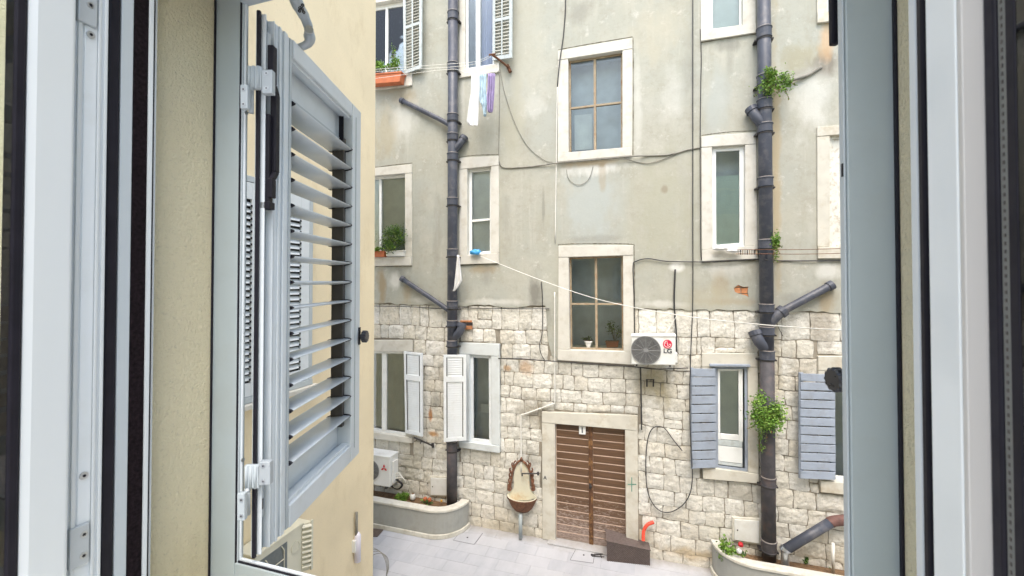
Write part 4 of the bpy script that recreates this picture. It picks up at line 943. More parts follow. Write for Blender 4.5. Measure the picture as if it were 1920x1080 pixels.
def cloth(name, label, top, bot, Y, mat, nfold=3, amp=.02, nx=16, ny=18, wob=.0):
    """top: (xl,xr,y) pixels; bot: list of (xl,xr,y) rows"""
    rows = [top]+bot; b_ = bm_new(); G = []; sd_ = random.uniform(0, 50)
    for j in range(ny+1):
        t_ = j/ny*(len(rows)-1); a = min(int(t_), len(rows)-2); f_ = t_-a
        xl_, xr_, yy = [rows[a][m]*(1-f_)+rows[a+1][m]*f_ for m in range(3)]; row = []
        for i in range(nx+1):
            u = i/nx; p = onY(xl_+(xr_-xl_)*u, yy+wob*math.sin(u*7+sd_)*j/ny, Y); p.y += amp*math.sin(u*nfold*2*math.pi+sd_+j*.12)+amp*.8*noise.noise((u*4, j*.3, sd_)); row.append(b_.verts.new(p))
        G.append(row)
    for j in range(ny):
        for i in range(nx): b_.faces.new((G[j][i], G[j][i+1], G[j+1][i+1], G[j+1][i]))
    o = obj(name, b_, mat, None, smooth=True); m_ = o.modifiers.new('thickness', 'SOLIDIFY'); m_.thickness = .004
    return tag(o, label, 'laundry', 'laundry hanging on the line')
cloth('towel', 'long white towel, leftmost of the laundry under the upper window', (884,899,138), [(882,900,170),(878,897,200),(874,896,228),(880,895,236)], 7.86, whitec, 2)
cloth('shirt', 'pale blue cloth in the middle of the laundry', (900,913,138), [(899,912,165),(900,914,190),(904,913,200),(907,911,218)], 7.88, teal, 3, .03)
cloth('blouse', 'purple cloth, rightmost of the laundry', (914,928,138), [(914,927,165),(913,926,185),(914,925,205),(916,923,211)], 7.84, purple, 3, .03)
o = cloth('rag', 'grey-white rag hanging at the left drainpipe beside the small window', (857,861,478), [(855,863,500),(852,866,526),(851,859,538),(849,852,546)], 8.1, whitec, 2, .015); o['category'] = 'rag'; del o['group']
bm = bm_new(); c0 = onY(892, 473, 8.3)
bmesh.ops.create_icosphere(bm, subdivisions=3, radius=1.0)
for v in bm.verts:
    nn = noise.noise(v.co*1.7)*.35+noise.noise(v.co*4)*.15; v.co = Vector((v.co.x*.125*(1+nn), v.co.y*.05*(1+nn), max(-.05, v.co.z*.06*(1+nn*1.5))))+c0
tag(obj('plastic_bag', bm, bluecloth, None, smooth=True), 'crumpled blue plastic bag on the sill of the small window', 'bag')
for k2, (px, lab) in enumerate(((1352,'crumpled white rag on the sill under the aqua blind'),(1376,'second bit of white rag at the right end of that sill'))):
    bm = bm_new(); c0 = onY(px, 466 if k2 == 0 else 470, 8.28); bmesh.ops.create_icosphere(bm, subdivisions=3, radius=1.0)
    for v in bm.verts:
        nn = noise.noise(v.co*2+Vector((k2*5,0,0)))*.6; v.co = Vector((v.co.x*.12*(1+nn), v.co.y*.05, v.co.z*.03*(1+nn)))+c0
    tag(obj('rag', bm, whitec, None, smooth=True), lab, 'rag')
# pegs hanging on the lines
for k2 in range(9):
    px = 1384+k2*4.3; c0 = onY(px, 472, 8.1); bm = bm_new(); box(bm, c0.x-.008, c0.x+.008, c0.y-.006, c0.y+.006, c0.z-.05, c0.z+.03)
    tag(obj('clothes_peg', bm, [cable_g, iron, bare_wood][k2 % 3], None, bevel=.002), 'clothes peg on the rusty lines under the aqua blind window', 'clothes peg', 'clothes pegs under the aqua blind window')
bm = bm_new(); tube(bm, [onY(776,820,8.2), onY(812,836,8.38)], .018, 6); tube(bm, [onY(790,827,8.25), onY(788,832,8.25)], .012, 6); tube(bm, [onY(811,831,8.37), onY(812,839,8.37)], .03, 8)
tag(obj('iron_hook', bm, iron), 'dark iron shutter stay projecting from the wall under the left white shutter', 'iron bar')
bm = bm_new()
for px in (1213, 1225): tube(bm, [onY(px,711,8.37), onY(px,725,8.37)], .014, 6)
tube(bm, [onY(1211,712,8.37), onY(1227,712,8.37)], .010, 6); tag(obj('iron_staple', bm, iron), 'rusty iron staple in the stones under the air conditioner', 'iron bar')
bm = bm_new(); tube(bm, spline([onY(1226,979,8.3), onY(1214,984,8.28), onY(1207,996,8.26), onY(1206,1014,8.22)], 10), [.028+.004*(i % 2) for i in range(31)], 12)
tag(obj('hose_stub', bm, hose_r), 'short curved red corrugated hose at the foot of the wall', 'hose')

# ------------------------------------------------------------------ things on the paving
# rattan box (low, with sloping lid)
bl = onZ(1138,1052,0); brr = onZ(1219,1060.5,0); dirx = (brr-bl).normalized(); ln = (brr-bl).length; diry = Vector((-dirx.y, dirx.x, 0))
t = thing('rattan_box', 'dark brown woven rattan box standing in front of the door', 'box', (bl+brr)/2+diry*.3)
def rb(u, v, z): return bl+dirx*u+diry*v+Vector((0,0,z))
h0, h1, dp = .36, .27, .42
bm = bm_new(); hexa(bm, [rb(.02,.02,0), rb(ln-.02,.02,0), rb(ln-.02,dp-.02,0), rb(.02,dp-.02,0)], [rb(.02,.02,h0-.02), rb(ln-.02,.02,h1-.02), rb(ln-.02,dp-.02,h1), rb(.02,dp-.02,h0)]); obj('body', bm, M('dark_rattan_core', (.05,.032,.03), .7, .2, 20), t)
bm = bm_new(); nu, nv = 44, 18                    # woven strands on the front
for j in range(nv):
    for i in range(nu):
        u0 = i/nu*ln; u1 = (i+.93)/nu*ln; hh = h0+(h1-h0)*(i/nu); z0 = j/nv*hh; z1 = (j+.9)/nv*hh; y = -.004 if (i+j) % 2 else .006
        hexa(bm, [rb(u0,y,z0), rb(u1,y,z0), rb(u1,y,z1), rb(u0,y,z1)], [rb(u0,.02,z0), rb(u1,.02,z0), rb(u1,.02,z1), rb(u0,.02,z1)])
obj('woven_front', bm, rattan, t, kind='stuff')
bm = bm_new()
for j in range(24):
    v0 = j/24*dp; v1 = (j+.92)/24*dp
    hexa(bm, [rb(-.01,v0-.01,h0), rb(ln+.01,v0-.01,h1), rb(ln+.01,v1-.01,h1), rb(-.01,v1-.01,h0)], [rb(-.01,v0-.01,h0+.014), rb(ln+.01,v0-.01,h1+.014), rb(ln+.01,v1-.01,h1+.014), rb(-.01,v1-.01,h0+.014)])
obj('woven_lid', bm, rattan, t, kind='stuff')
bm = bm_new()
for j in range(nv):
    for i in range(16):
        v0 = i/16*dp; v1 = (i+.92)/16*dp; z0 = j/nv*h1; z1 = (j+.9)/nv*h1; y = .004 if (i+j) % 2 else -.006
        hexa(bm, [rb(ln+y-.004,v0,z0), rb(ln+y-.004,v1,z0), rb(ln+y-.004,v1,z1), rb(ln+y-.004,v0,z1)], [rb(ln-.02,v0,z0), rb(ln-.02,v1,z0), rb(ln-.02,v1,z1), rb(ln-.02,v0,z1)])
obj('woven_side', bm, rattan, t, kind='stuff')
# broken dark clamp near it
t = thing('tongs', 'small black forked tool lying on the paving by the rattan box', 'tool', onZ(1122,1041,0))
bm = bm_new(); tube(bm, [onZ(1108,1041,.015), onZ(1135,1038,.015)], .012, 6); tube(bm, [onZ(1110,1043,.012), onZ(1133,1044,.012)], .008, 6); tube(bm, [onZ(1125,1037,.012), onZ(1128,1045,.012)], .009, 6); tube(bm, [onZ(1108,1040,.02), onZ(1116,1042,.02)], .018, 6); obj('prongs', bm, iron, t)
# manhole covers
for px, lab in (([(862,999),(905,1000),(889,1021),(850,1013)], 'paved inspection cover beside the left planter'), ([(1081,1027),(1116,1032),(1112,1056),(1069,1050)], 'paved inspection cover in front of the door')):
    c = [onZ(x, y, .003) for x, y in px]; t = thing('inspection_cover', lab, 'drain cover', sum(c, Vector())/4)
    bm = bm_new(); cen = sum(c, Vector())/4; o1 = [cen+(p-cen)*1.02 for p in c]; va = [bm.verts.new(p) for p in o1]; vb = [bm.verts.new(cen+(p-cen)*.985+Vector((0,0,0))) for p in c]
    for i in range(4): bm.faces.new((va[i], va[(i+1)%4], vb[(i+1)%4], vb[i]))
    obj('joint', bm, iron, t)
    bm = bm_new(); i1 = [cen+(p-cen)*.98 for p in c]; hexa(bm, [p-Vector((0,0,.002)) for p in i1], [p+Vector((0,0,.002)) for p in i1]); obj('lid', bm, tilem, t)
    bm = bm_new(); tube(bm, [cen+Vector((0,0,.0025)), cen+Vector((0,0,.006))], .018, 10); obj('lifting_hole', bm, iron, t)
# wire rack bottom left
t = thing('drying_rack', 'folded white wire drying rack at the foot of the yellow wall', 'drying rack', onZ(708,1078,0))
for k2 in range(4):
    bm = bm_new(); c0 = onZ(700, 1078, 0)+Vector((-.1+.03*k2, .05*k2, 0)); tube(bm, [c0+Vector((math.cos(R(a))*(.36-.05*k2), .06*math.sin(R(a*2)), .02+math.sin(R(a))*(.44-.06*k2))) for a in range(-5, 186, 8)], .005, 5); obj('wire_hoop', bm, cable_g, t)
bm = bm_new(); c = [onZ(690,990,.012), onZ(719,993,.012), onZ(708,1006,.012), onZ(690,1006,.012)]; hexa(bm, [p-Vector((0,0,.01)) for p in c], [p+Vector((0,0,.006)) for p in c])
tag(obj('door_mat', bm, matm, bevel=.003), 'dark mat lying on the paving below the left planter', 'mat')
# little white standpipe in right planter
p = onZ(1562, 1074, ZT-.15); bm = bm_new(); tube(bm, [p, onY(1562,1018,p.y)], .022, 10); tag(obj('standpipe', bm, cable_w, smooth=True), 'thin upright white pipe in the right planter', 'pipe')

# ------------------------------------------------------------------ yellow wing on the left
XW, YE = -4.44, 6.30
wing = thing('yellow_building', 'yellow stucco wing of the building along the left of the courtyard', 'building', (XW-1, 3.5, 0))
bm = bm_new(); box(bm, XW-3, XW, .9, YE, -.1, 10.2); obj('wall', bm, yellow, wing, bevel=.015)
# its window: closed louvred shutters in a grey frame
def wy(px): return XW/tt(px)
zt, zbm = onX(585,372,XW).z, onX(470,741,XW).z; y1 = wy(581)-.06; y0 = y1-1.5
def yz(bm, ya, yb, za, zb_, x0, x1): box(bm, XW+x0, XW+x1, ya, yb, za, zb_)
ym = (y0+y1)/2
bm = bm_new(); yz(bm, y0-.06, y0, zbm, zt, 0.001, .05); yz(bm, y1, y1+.06, zbm, zt, .001, .05); yz(bm, y0-.06, y1+.06, zt, zt+.07, .001, .052); yz(bm, y0-.06, y1+.06, zbm-.07, zbm, .001, .06)
wwin = obj('outer_frame', bm, alu, wing, bevel=.004, label='grey shutter frame on the wing wall')
bm = bm_new(); yz(bm, y0-.12, y1+.12, zbm-.13, zbm-.075, 0.001, .12); obj('sill', bm, surround, wwin, bevel=.005)
bm = bm_new(); yz(bm, y0, y1, zbm, zt, .002, .006); obj('dark_backing', bm, iron, wwin)
for (a, b) in ((y0+.004, ym-.003), (ym+.003, y1-.004)):
    bm = bm_new(); s_ = .15; yz(bm, a, a+s_, zbm+.005, zt-.005, .02, .05); yz(bm, b-s_, b, zbm+.005, zt-.005, .02, .05); yz(bm, a+s_, b-s_, zt-.2, zt-.005, .021, .049); yz(bm, a+s_, b-s_, zbm+.005, zbm+.16, .021, .049)
    lf = obj('shutter', bm, alu_l, wing, bevel=.004, label='closed pale grey louvred shutter')
    z = zbm+.19
    while z < zt-.23:
        bm = bm_new(); hexa(bm, [(XW+.05,a+s_,z), (XW+.05,b-s_,z), (XW+.05,b-s_,z+.008), (XW+.05,a+s_,z+.008)], [(XW+.012,a+s_,z+.045), (XW+.012,b-s_,z+.045), (XW+.012,b-s_,z+.053), (XW+.012,a+s_,z+.053)])
        obj('slat', bm, alu_l, lf)
        bm = bm_new(); yz(bm, a+s_-.001, a+s_+.02, z-.006, z+.02, .03, .056); yz(bm, b-s_-.02, b-s_+.001, z-.006, z+.02, .03, .056); obj('slat_caps', bm, black, lf)
        z += .075
# AC on the wing
XA = -4.14
q0 = onX(477,1046,XA); q1 = onX(567,976,XA); ya, yb = q0.y, q1.y; zt2 = (q0.z+q1.z)/2; hb = .62
ac3 = thing('air_conditioner', 'beige air conditioner unit on the yellow wing wall, seen from above', 'air conditioner', (XA-.15, (ya+yb)/2, zt2-hb))
bm = bm_new(); box(bm, XW+.02, XA, ya, yb, zt2-hb, zt2-.03); obj('casing', bm, acb, ac3, bevel=.01)
bm = bm_new(); box(bm, XW+.015, XA+.012, ya-.01, yb+.01, zt2-.029, zt2); obj('top_cover', bm, acb, ac3, bevel=.006)
bm = bm_new(); box(bm, XA+.0005, XA+.004, ya+.03, yb-.24, zt2-hb+.03, zt2-.10); obj('coil', bm, M('dark_coil', (.13,.16,.17), .6, .2, 60), ac3)
bm = bm_new()
for k2 in range(38):
    y_ = ya+.035+k2*(yb-.245-ya-.035)/38; box(bm, XA+.004, XA+.010, y_, y_+.004, zt2-hb+.03, zt2-.10)
obj('coil_fins', bm, M('coil_fin', (.28,.31,.32), .5, .1, 20), ac3, kind='stuff')
bm = bm_new(); ybb = yb-.24
tube(bm, [(XA+.02,ybb-.10,zt2-.10),(XA+.03,ybb-.07,zt2-.16),(XA+.03,ybb-.07,zt2-hb+.05)], .006, 6); tube(bm, [(XA+.03,ybb-.07,zt2-.26),(XA+.03,ya+.05,zt2-.26)], .006, 6); tube(bm, [(XA+.03,ya+.12,zt2-.12),(XA+.03,ya+.2,zt2-.26),(XA+.03,ya+.2,zt2-hb+.05)], .006, 6); tube(bm, [(XA+.03,ybb-.07,zt2-.44),(XA+.03,ya+.05,zt2-.44)], .006, 6)
obj('wire_guard', bm, acb, ac3)
bm = bm_new(); disc_ring(bm, (XA+.001, yb-.11, zt2-.24), (1,0,0), .055, .07, .008, 24); disc_ring(bm, (XA+.001, yb-.11, zt2-.24), (1,0,0), 0, .052, .003, 24); obj('round_grip', bm, acb, ac3)
bm = bm_new(); pA = Vector((XA, yb, 0)); kx = ((-XA-.0)-(-tt(588))*yb)/(.7071*(1-tt(588))); pB = pA+Vector((.7071*kx, .7071*kx, 0))
prism(bm, [(pA.x,pA.y+.0005),(pB.x-.02,pB.y),(pB.x-.03,pB.y+.03),(XW+.02,pB.y+.03),(XW+.02,yb+.0005)], zt2-hb, zt2-.03)
obj('side_duct', bm, acb, ac3)
bm = bm_new(); nn_ = Vector((.7071,-.7071,0))
prism(bm, [(pB.x-.012,pB.y-.012),(pB.x+.006,pB.y-.012),(pB.x+.006,pB.y+.02),(pB.x-.012,pB.y+.02)], zt2-hb, zt2)
for k2 in range(9):
    z_ = zt2-.05-.062*k2; a_, b_2 = pA+Vector((0,0,z_)), pB+Vector((0,0,z_))
    hexa(bm, [a_+nn_*.001, b_2+nn_*.001, b_2+nn_*.001+Vector((0,0,.012)), a_+nn_*.001+Vector((0,0,.012))], [a_+nn_*.03-Vector((0,0,.02)), b_2+nn_*.03-Vector((0,0,.02)), b_2+nn_*.03-Vector((0,0,.008)), a_+nn_*.03-Vector((0,0,.008))])
obj('side_louvres', bm, acb, ac3)
bm = bm_new()
for y_ in (ya+.1, yb-.1): box(bm, XW-.005, XA+.02, y_-.02, y_+.02, zt2-hb-.045, zt2-hb-.003)
obj('bracket', bm, acw, ac3)
# small white junction pipe on the wing
yj = wy(667); t = thing('drain_trap', 'small white plastic trap with thin pipe on the yellow wing wall', 'pipe', (XW+.05, yj, onX(667,1050,XW).z))
bm = bm_new(); tube(bm, [(XW+.04,yj,onX(667,1000,XW).z), (XW+.04,yj,onX(667,958,XW).z)], .022, 10); obj('pipe', bm, cable_g, t, smooth=True)
bm = bm_new(); z0, z1 = onX(667,1050,XW).z, onX(667,996,XW).z; tube(bm, [(XW+.05,yj+.02,z0), (XW+.05,yj+.02,z1-.05), (XW+.05,yj+.02,z1)], [.05,.05,.024], 14); obj('trap', bm, M('lilac_white_plastic', (.78,.75,.84), .4, .03, 5), t, smooth=True)
bm = bm_new(); box(bm, XW, XW+.06, yj-.06, yj-.02, z0+.18, z0+.36); obj('clip', bm, acw, t)

# ------------------------------------------------------------------ the near building round our window
own = thing('near_building', 'yellow stucco building with the open window the courtyard is seen from', 'building', (0, .71, 0))
XL, XR_, ZL, ZH = -1.0, .356, EYE-.745, EYE+.745
def wall_piece(x0, x1, z0, z1, name='wall'):
    b_ = bm_new(); box(b_, x0, x1, .622, .80, z0, z1); return obj(name, b_, yellow_r, own)
wall_piece(-4.4, XL, -.1, 10); wall_piece(XR_, 20, -.1, 10); wall_piece(XL+.0005, XR_-.0005, -.1, ZL); wall_piece(XL+.0005, XR_-.0005, ZH, 10)
for (xa, za) in ((1.9, EYE-.75), (-3.2, EYE-.75), (-.95, EYE+2.3), (1.9, EYE+2.3)):      # closed shutters of the neighbouring windows
    q = Q((xa, .86, za+1.5), (xa+1.25, .86, za+1.5), (xa+1.25, .86, za), (xa, .86, za)); q.n = Vector((0,-1,0))
    louvre('shutter', 'closed grey louvred shutter pair on the near building', q, alu, 22, (.5,), .08, .04, parent=own)
# interior side walls of the room
rm = thing('room_walls', 'plain painted side walls of the room beside the open casements', 'wall', (-.3, -.5, EYE-1.6))
for x0, x1 in ((-2.3, -2.2), (1.6, 1.7)):
    bm = bm_new(); box(bm, x0, x1, -1.2, .62, EYE-1.6, EYE+1.2); obj('side_wall', bm, interior_m, rm)

# --- window frame and casements
zA, zB = EYE-.72, EYE+.72
def bar(name, x0, x1, y0, y1, mat, par, bev=.0015, z0=None, z1=None):
    b_ = bm_new(); box(b_, x0, x1, y0, y1, z0 or zA, z1 or zB); return obj(name, b_, mat, par, bevel=bev)
def Yl(px, X): return X/tt(px)
wf = thing('window_frame', 'pale grey frame of the open window with black gaskets', 'window frame', (-.3, .58, zA))
x = -.965
bar('frame_lip', -1.055, -.969, Yl(285.5,-.969)-.001, .6215, alu_hi, wf, .001)
bar('left_jamb', -1.055, x, Yl(246,x), Yl(222,x)+.021, alu_d, wf)
bar('pile_gasket', -1.03, x+.004, Yl(247,x+.004), Yl(274,x+.004), brush_m, wf, .002)
bar('aluminium_lip', -1.03, x+.008, Yl(276,x+.008)-.0005, Yl(281,x+.008)+.0015, alu_hi, wf, .0005)
bar('gasket_groove', -1.03, x+.001, Yl(266,x+.001), Yl(285,x+.001), black, wf, 0)
bar('frame_fin', -1.03, x+.003, Yl(221,x+.003), Yl(245,x+.003), alu, wf, .002)
bar('rubber_gasket', -1.03, x+.006, Yl(198,x+.006), Yl(220,x+.006), black, wf, .003)
bar('right_jamb', .290, .40, .588, .600, alu_hi, wf, .001)
bar('reveal_sealant', .352, .3558, .762, .7695, black, wf, .001)
bar('left_reveal_sealant', -.9998, -.9955, .7655, .7695, black, wf, .001)
bar('right_pile_gasket', .2908, .345, .578, .5875, black, wf, .002)
bar('right_return', .346, .42, .53, .5875, alu_d, wf)
for zz, nm in ((zA-.02,'bottom_rail'), (zB-.04,'top_rail')):
    bar(nm, -1.05, .40, .545, .6205, alu_hi, wf, .002, zz, zz+.06)
# left casement, swung into the room
lc_ = thing('casement', 'left casement swung into the room, pale blue-grey stile with black glazing seal', 'casement', (-.95, .2, zA))
xs = -.93
bar('hinge_channel', -.985, -.952, Yl(197,-.952), Yl(136,-.952)-.004, alu_l, lc_)
bar('channel_rib', -.96, -.9475, Yl(184,-.9475), Yl(178,-.9475), alu_hi, lc_, .001)
bar('channel_rib', -.96, -.9475, Yl(148,-.9475), Yl(140,-.9475), alu_hi, lc_, .001)
bar('channel_rib', -.96, -.9490, Yl(196,-.949), Yl(190,-.949), alu_hi, lc_, .001)
y_st0, y_st1 = Yl(45,xs), Yl(135,xs)
bm = bm_new(); prism(bm, [(-.985,y_st1),(xs-.001,y_st1),(xs,y_st1-.004),(xs,y_st0+.011),(xs-.004,y_st0+.001),(-.985,y_st0+.001)], zA, zB); obj('stile', bm, alu_hi, lc_, bevel=.0012)
bar('glazing_seal', -.96, xs-.002, Yl(20,xs-.002), y_st0, black, lc_, .003)
yy = Yl(19,xs-.006)
bm = bm_new(); box(bm, xs-.024, xs-.006, -.16, yy, zA+.05, zB-.05); obj('pane', bm, glass_b, lc_)
bar('far_stile', -.985, xs, -.23, -.162, alu_hi, lc_)
for zz in (zA, zB-.049): bar('rail', -.985, xs-.003, -.1615, y_st0-.001, alu_hi, lc_, .002, zz, zz+.049)
# hardware on the hinge channel
def scr(bm, X, px, py, r=.0042, side=1):
    Y = Yl(px, X); fd = math.hypot(X, Y)*math.cos(math.atan2(-X, Y)-YAW); z_ = EYE+(528-py)/F*fd; disc_ring(bm, (X, Y, z_), (side,0,0), 0, r, .0012, 14); return Y, z_
def zat(X, px, py): Y = Yl(px, X); d = ray(px, py); return EYE+d.z/d.y*Y
for (pa, pb, tz, bz, lab) in ((176, 139, -20, 48, 'keeper'), (176, 139, 988, 1065, 'keeper')):
    bm = bm_new(); X = -.944; y0_, y1_ = Yl(pb, X), Yl(pa, X); z0_, z1_ = zat(X, 158, bz), zat(X, 158, tz)
    box(bm, -.953, X, y0_, y1_, z0_, z1_); kp = obj('keeper_plate', bm, steel_m, lc_, bevel=.002)
for (px, py) in ((162,12),(165,1004),(165,1044)):
    Y = Yl(px, -.9438); z_ = zat(-.9438, px, py); bm = bm_new(); disc_ring(bm, (-.9442,Y,z_), (1,0,0), 0, .0055, .0012, 20); sc = obj('screw', bm, steel, lc_)
    bm = bm_new()
    for a in (0, 60, 120):
        c_, s_ = math.cos(R(a)), math.sin(R(a)); hexa(bm, [(-.9429,Y-c_*.0028-s_*.0006,z_-s_*.0028+c_*.0006),(-.9429,Y+c_*.0028-s_*.0006,z_+s_*.0028+c_*.0006),(-.9429,Y+c_*.0028+s_*.0006,z_+s_*.0028-c_*.0006),(-.9429,Y-c_*.0028+s_*.0006,z_-s_*.0028-c_*.0006)], [(-.9424+.0001*a/60,Y-c_*.0028-s_*.0006,z_-s_*.0028+c_*.0006),(-.9424+.0001*a/60,Y+c_*.0028-s_*.0006,z_+s_*.0028+c_*.0006),(-.9424+.0001*a/60,Y+c_*.0028+s_*.0006,z_+s_*.0028-c_*.0006),(-.9424+.0001*a/60,Y-c_*.0028+s_*.0006,z_-s_*.0028-c_*.0006)])
    obj('screw_socket', bm, black, sc)
bm = bm_new(); X = -.9495; box(bm, -.953, X, Yl(152,X), Yl(176,X), zat(X,160,985), zat(X,160,50)); obj('lock_strip', bm, alu_l, lc_, bevel=.001)
for py in (67, 893):
    X = -.9485; Y = Yl(163, X); z_ = zat(X, 163, py); bm = bm_new(); disc_ring(bm, (X-.001,Y,z_), (1,0,0), 0, .0065, .0025, 20); cmx = obj('cam_pin', bm, steel, lc_, bevel=.0005)
    bm = bm_new(); disc_ring(bm, (X+.0016,Y,z_), (1,0,0), 0, .0025, .0006, 8); obj('pin_socket', bm, black, cmx)
# right casement
rc = thing('casement', 'right casement swung into the room, glossy white stile with glazing spacer', 'casement', (.3, .2, zA))
gloss_w = M('glossy_white_paint', (.70,.735,.74), .12, .02, 2)
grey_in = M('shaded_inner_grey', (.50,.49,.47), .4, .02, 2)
bm = bm_new(); prism(bm, [(.27,Yl(1800,.27)+.001),(.27,Yl(1742,.27)),(.285,Yl(1742,.27)+.004),(.335,Yl(1742,.27)+.004),(.335,Yl(1800,.27)+.001)], zA, zB); obj('stile', bm, gloss_w, rc, bevel=.0015)
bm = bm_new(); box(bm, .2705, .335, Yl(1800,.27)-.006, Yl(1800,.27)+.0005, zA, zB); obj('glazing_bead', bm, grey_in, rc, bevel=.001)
X = .2862; bar('glazing_seal', .285, .33, Yl(1875,X), Yl(1800,.27)-.0065, black, rc, .002)
bar('spacer_bar', .2875, .33, Yl(1896,.2875), Yl(1875,X)-.0003, M('spacer_metal', (.16,.165,.155), .5, .05, 40), rc, .0005)
bm = bm_new(); z_ = zA+.05; Yc_ = Yl(1886,.2872)
while z_ < zB-.05: box(bm, .2868, .2874, Yc_-.0008, Yc_+.0008, z_, z_+.003); z_ += .0068
obj('spacer_perforations', bm, brown_mech, rc, kind='stuff')
bar('edge_seal', .286, .33, Yl(1910,.286), Yl(1896,.2875)-.0003, black, rc, .001)
bm = bm_new(); box(bm, .287, .305, -.16, Yl(1910,.286)-.0005, zA+.05, zB-.05); obj('pane', bm, glass_b, rc)
bar('far_stile', .27, .335, -.23, -.162, alu_hi, rc)
for zz in (zA, zB-.049): bar('rail', .273, .335, -.1615, Yl(1910,.286)-.001, alu_hi, rc, .002, zz, zz+.049)

# --- shutter frame (outside)
sf = thing('outer_window_frame', 'blue-grey aluminium shutter frame fixed in the outer edge of the opening', 'shutter frame', (-.32, .79, ZL))
XI0, XI1 = -.922, .291; zi0, zi1 = EYE-.659, EYE+.668; YS = .770
def sbar(name, x0, x1, y0, y1, z0, z1, mat=alu_d, bev=.002): return bar(name, x0, x1, y0, y1, mat, sf, bev, z0, z1)
sbar('left_post', -.9995, XI0, YS, .789, ZL+.001, ZH-.001)
sbar('left_lip', XI0+.0005, XI0+.006, YS+.004, .7885, zi0, zi1, alu, .001)
sbar('left_seal', XI0+.0005, XI0+.003, YS+.0005, YS+.0036, zi0, zi1, black, 0)
sbar('left_channel', XI0+.0005, XI0+.0105, YS+.008, YS+.0125, zi0, zi1, alu_l, .001)
sbar('right_post', XI1+.0035, XR_-.0015, YS, .789, ZL+.001, ZH-.001)
sbar('right_lip', XI1, XI1+.003, YS+.003, .7885, zi0, zi1, alu, .001)
sbar('bottom_rail', XI0+.0005, XI1-.0005, YS, .789, ZL+.001, zi0, alu_d)
sbar('bottom_seal', XI0+.007, XI1-.001, YS+.003, YS+.006, zi0+.0003, zi0+.004, black, 0)
sbar('bottom_channel', XI0+.007, XI1-.001, YS+.0075, YS+.014, zi0+.0003, zi0+.007, alu_l, .001)
sbar('top_rail', XI0+.0005, XI1-.0005, YS, .789, zi1, ZH-.001, alu)
X = XI1-.0005; z_ = zat(X, 1580, 320); sbar('strike_slot', X-.0008, X+.001, YS+.004, YS+.009, z_-.01, z_+.01, black, 0)
for px, py in ((451,214),(446,860)):
    bm = bm_new(); p = onY(px, py, YS+.012); disc_ring(bm, (XI0+.0108, YS+.0102, p.z), (1,0,0), 0, .005, .001, 14)
    obj('fixing_screw', bm, steel, sf)

# --- the open louvred shutter leaf. local frame: s along the leaf, n towards the camera side
def RF(r_, f_): return Vector((r_*ca-f_*sa, r_*sa+f_*ca, 0))
O = RF(-.5975, .998); E = RF(-.590, 1.64); us_ = (E-O).normalized(); un = Vector((us_.y, -us_.x, 0))
leaf = thing('louvred_shutter', 'open blue-grey louvred shutter leaf with horizontal slats, left of the view', 'shutter', (O+us_*.32)+Vector((0,0,EYE-.64)))
def LP(s, n, z): return O+us_*s+un*n+Vector((0,0,EYE+z))
def lbox(bm, s0, s1, n0, n1, z0, z1):
    hexa(bm, [LP(s0,n0,z0),LP(s1,n0,z0),LP(s1,n1,z0),LP(s0,n1,z0)], [LP(s0,n0,z1),LP(s1,n0,z1),LP(s1,n1,z1),LP(s0,n1,z1)])
def lpart(name, boxes, mat, bev=.0015, label=None):
    b_ = bm_new()
    for bx_ in boxes: lbox(b_, *bx_)
    return obj(name, b_, mat, leaf, bevel=bev, label=label)
HZ = .64; W = .642
lpart('hinge_stile', [(0,.0445,-.007,-.002,-HZ,HZ),(.045,.118,-.03,-.002,-HZ,HZ)], alu, .001)
lpart('hinge_stile_face', [(.046,.12,-.0015,.0135,-HZ+.001,HZ-.001)], alu_l, .003)
lpart('stile_rib', [(.058,.066,.0137,.0175,-HZ+.002,HZ-.002)], alu_l, .001); lpart('stile_rib', [(.078,.094,.0137,.0185,-HZ+.002,HZ-.002)], alu_l, .0015); lpart('stile_rib', [(.108,.1195,.0137,.0155,-HZ+.002,HZ-.002)], alu, .001)
lpart('edge_gasket', [(-.003,.0045,-.004,.0035,-HZ,HZ)], black, .001)
lpart('channel_fin', [(.008,.0105,-.0015,.012,-HZ+.003,HZ-.003)], alu_l, .0005); lpart('channel_fin', [(.036,.0385,-.0015,.016,-HZ+.003,HZ-.003)], alu_l, .0005)
lpart('free_stile', [(.525,.606,-.05,.020,-HZ,HZ)], alu_l, .003)
lpart('free_lip', [(.607,W,-.05,-.030,-HZ+.001,HZ-.001),(.607,.640,-.0295,.004,-HZ+.001,HZ-.001)], alu, .0015)
lpart('stile_groove', [(.553,.557,.0203,.0212,-HZ+.04,HZ-.04)], alu_d, 0)
lpart('top_rail', [(.1205,.5245,-.05,.019,HZ-.047,HZ)], alu_l, .003); lpart('bottom_rail', [(.1205,.5245,-.05,.019,-HZ,-HZ+.058)], alu_l, .003)
lpart('top_bead', [(.1205,.5245,-.012,.010,HZ-.056,HZ-.0475)], alu_l, .001); lpart('bottom_bead', [(.1205,.5245,-.012,.010,-HZ+.0585,-HZ+.068)], alu_l, .001)
lpart('top_panel', [(.1205,.5245,-.034,-.028,.502,HZ-.0475)], alu_l, .001); lpart('bottom_panel', [(.1205,.5245,-.034,-.028,-HZ+.0585,-.512)], alu_l, .001)
lpart('top_panel_trim', [(.1205,.5245,-.0275,-.018,.502,.510)], alu, .001)
lpart('louvre_rack', [(.505,.5245,-.045,-.004,-.51,.51)], brown_mech, .001); lpart('louvre_rack', [(.1205,.128,-.045,-.010,-.51,.51)], brown_mech, .001)
lpart('top_slot', [(.500,.5048,-.02,-.004,.50,.585)], black, 0)
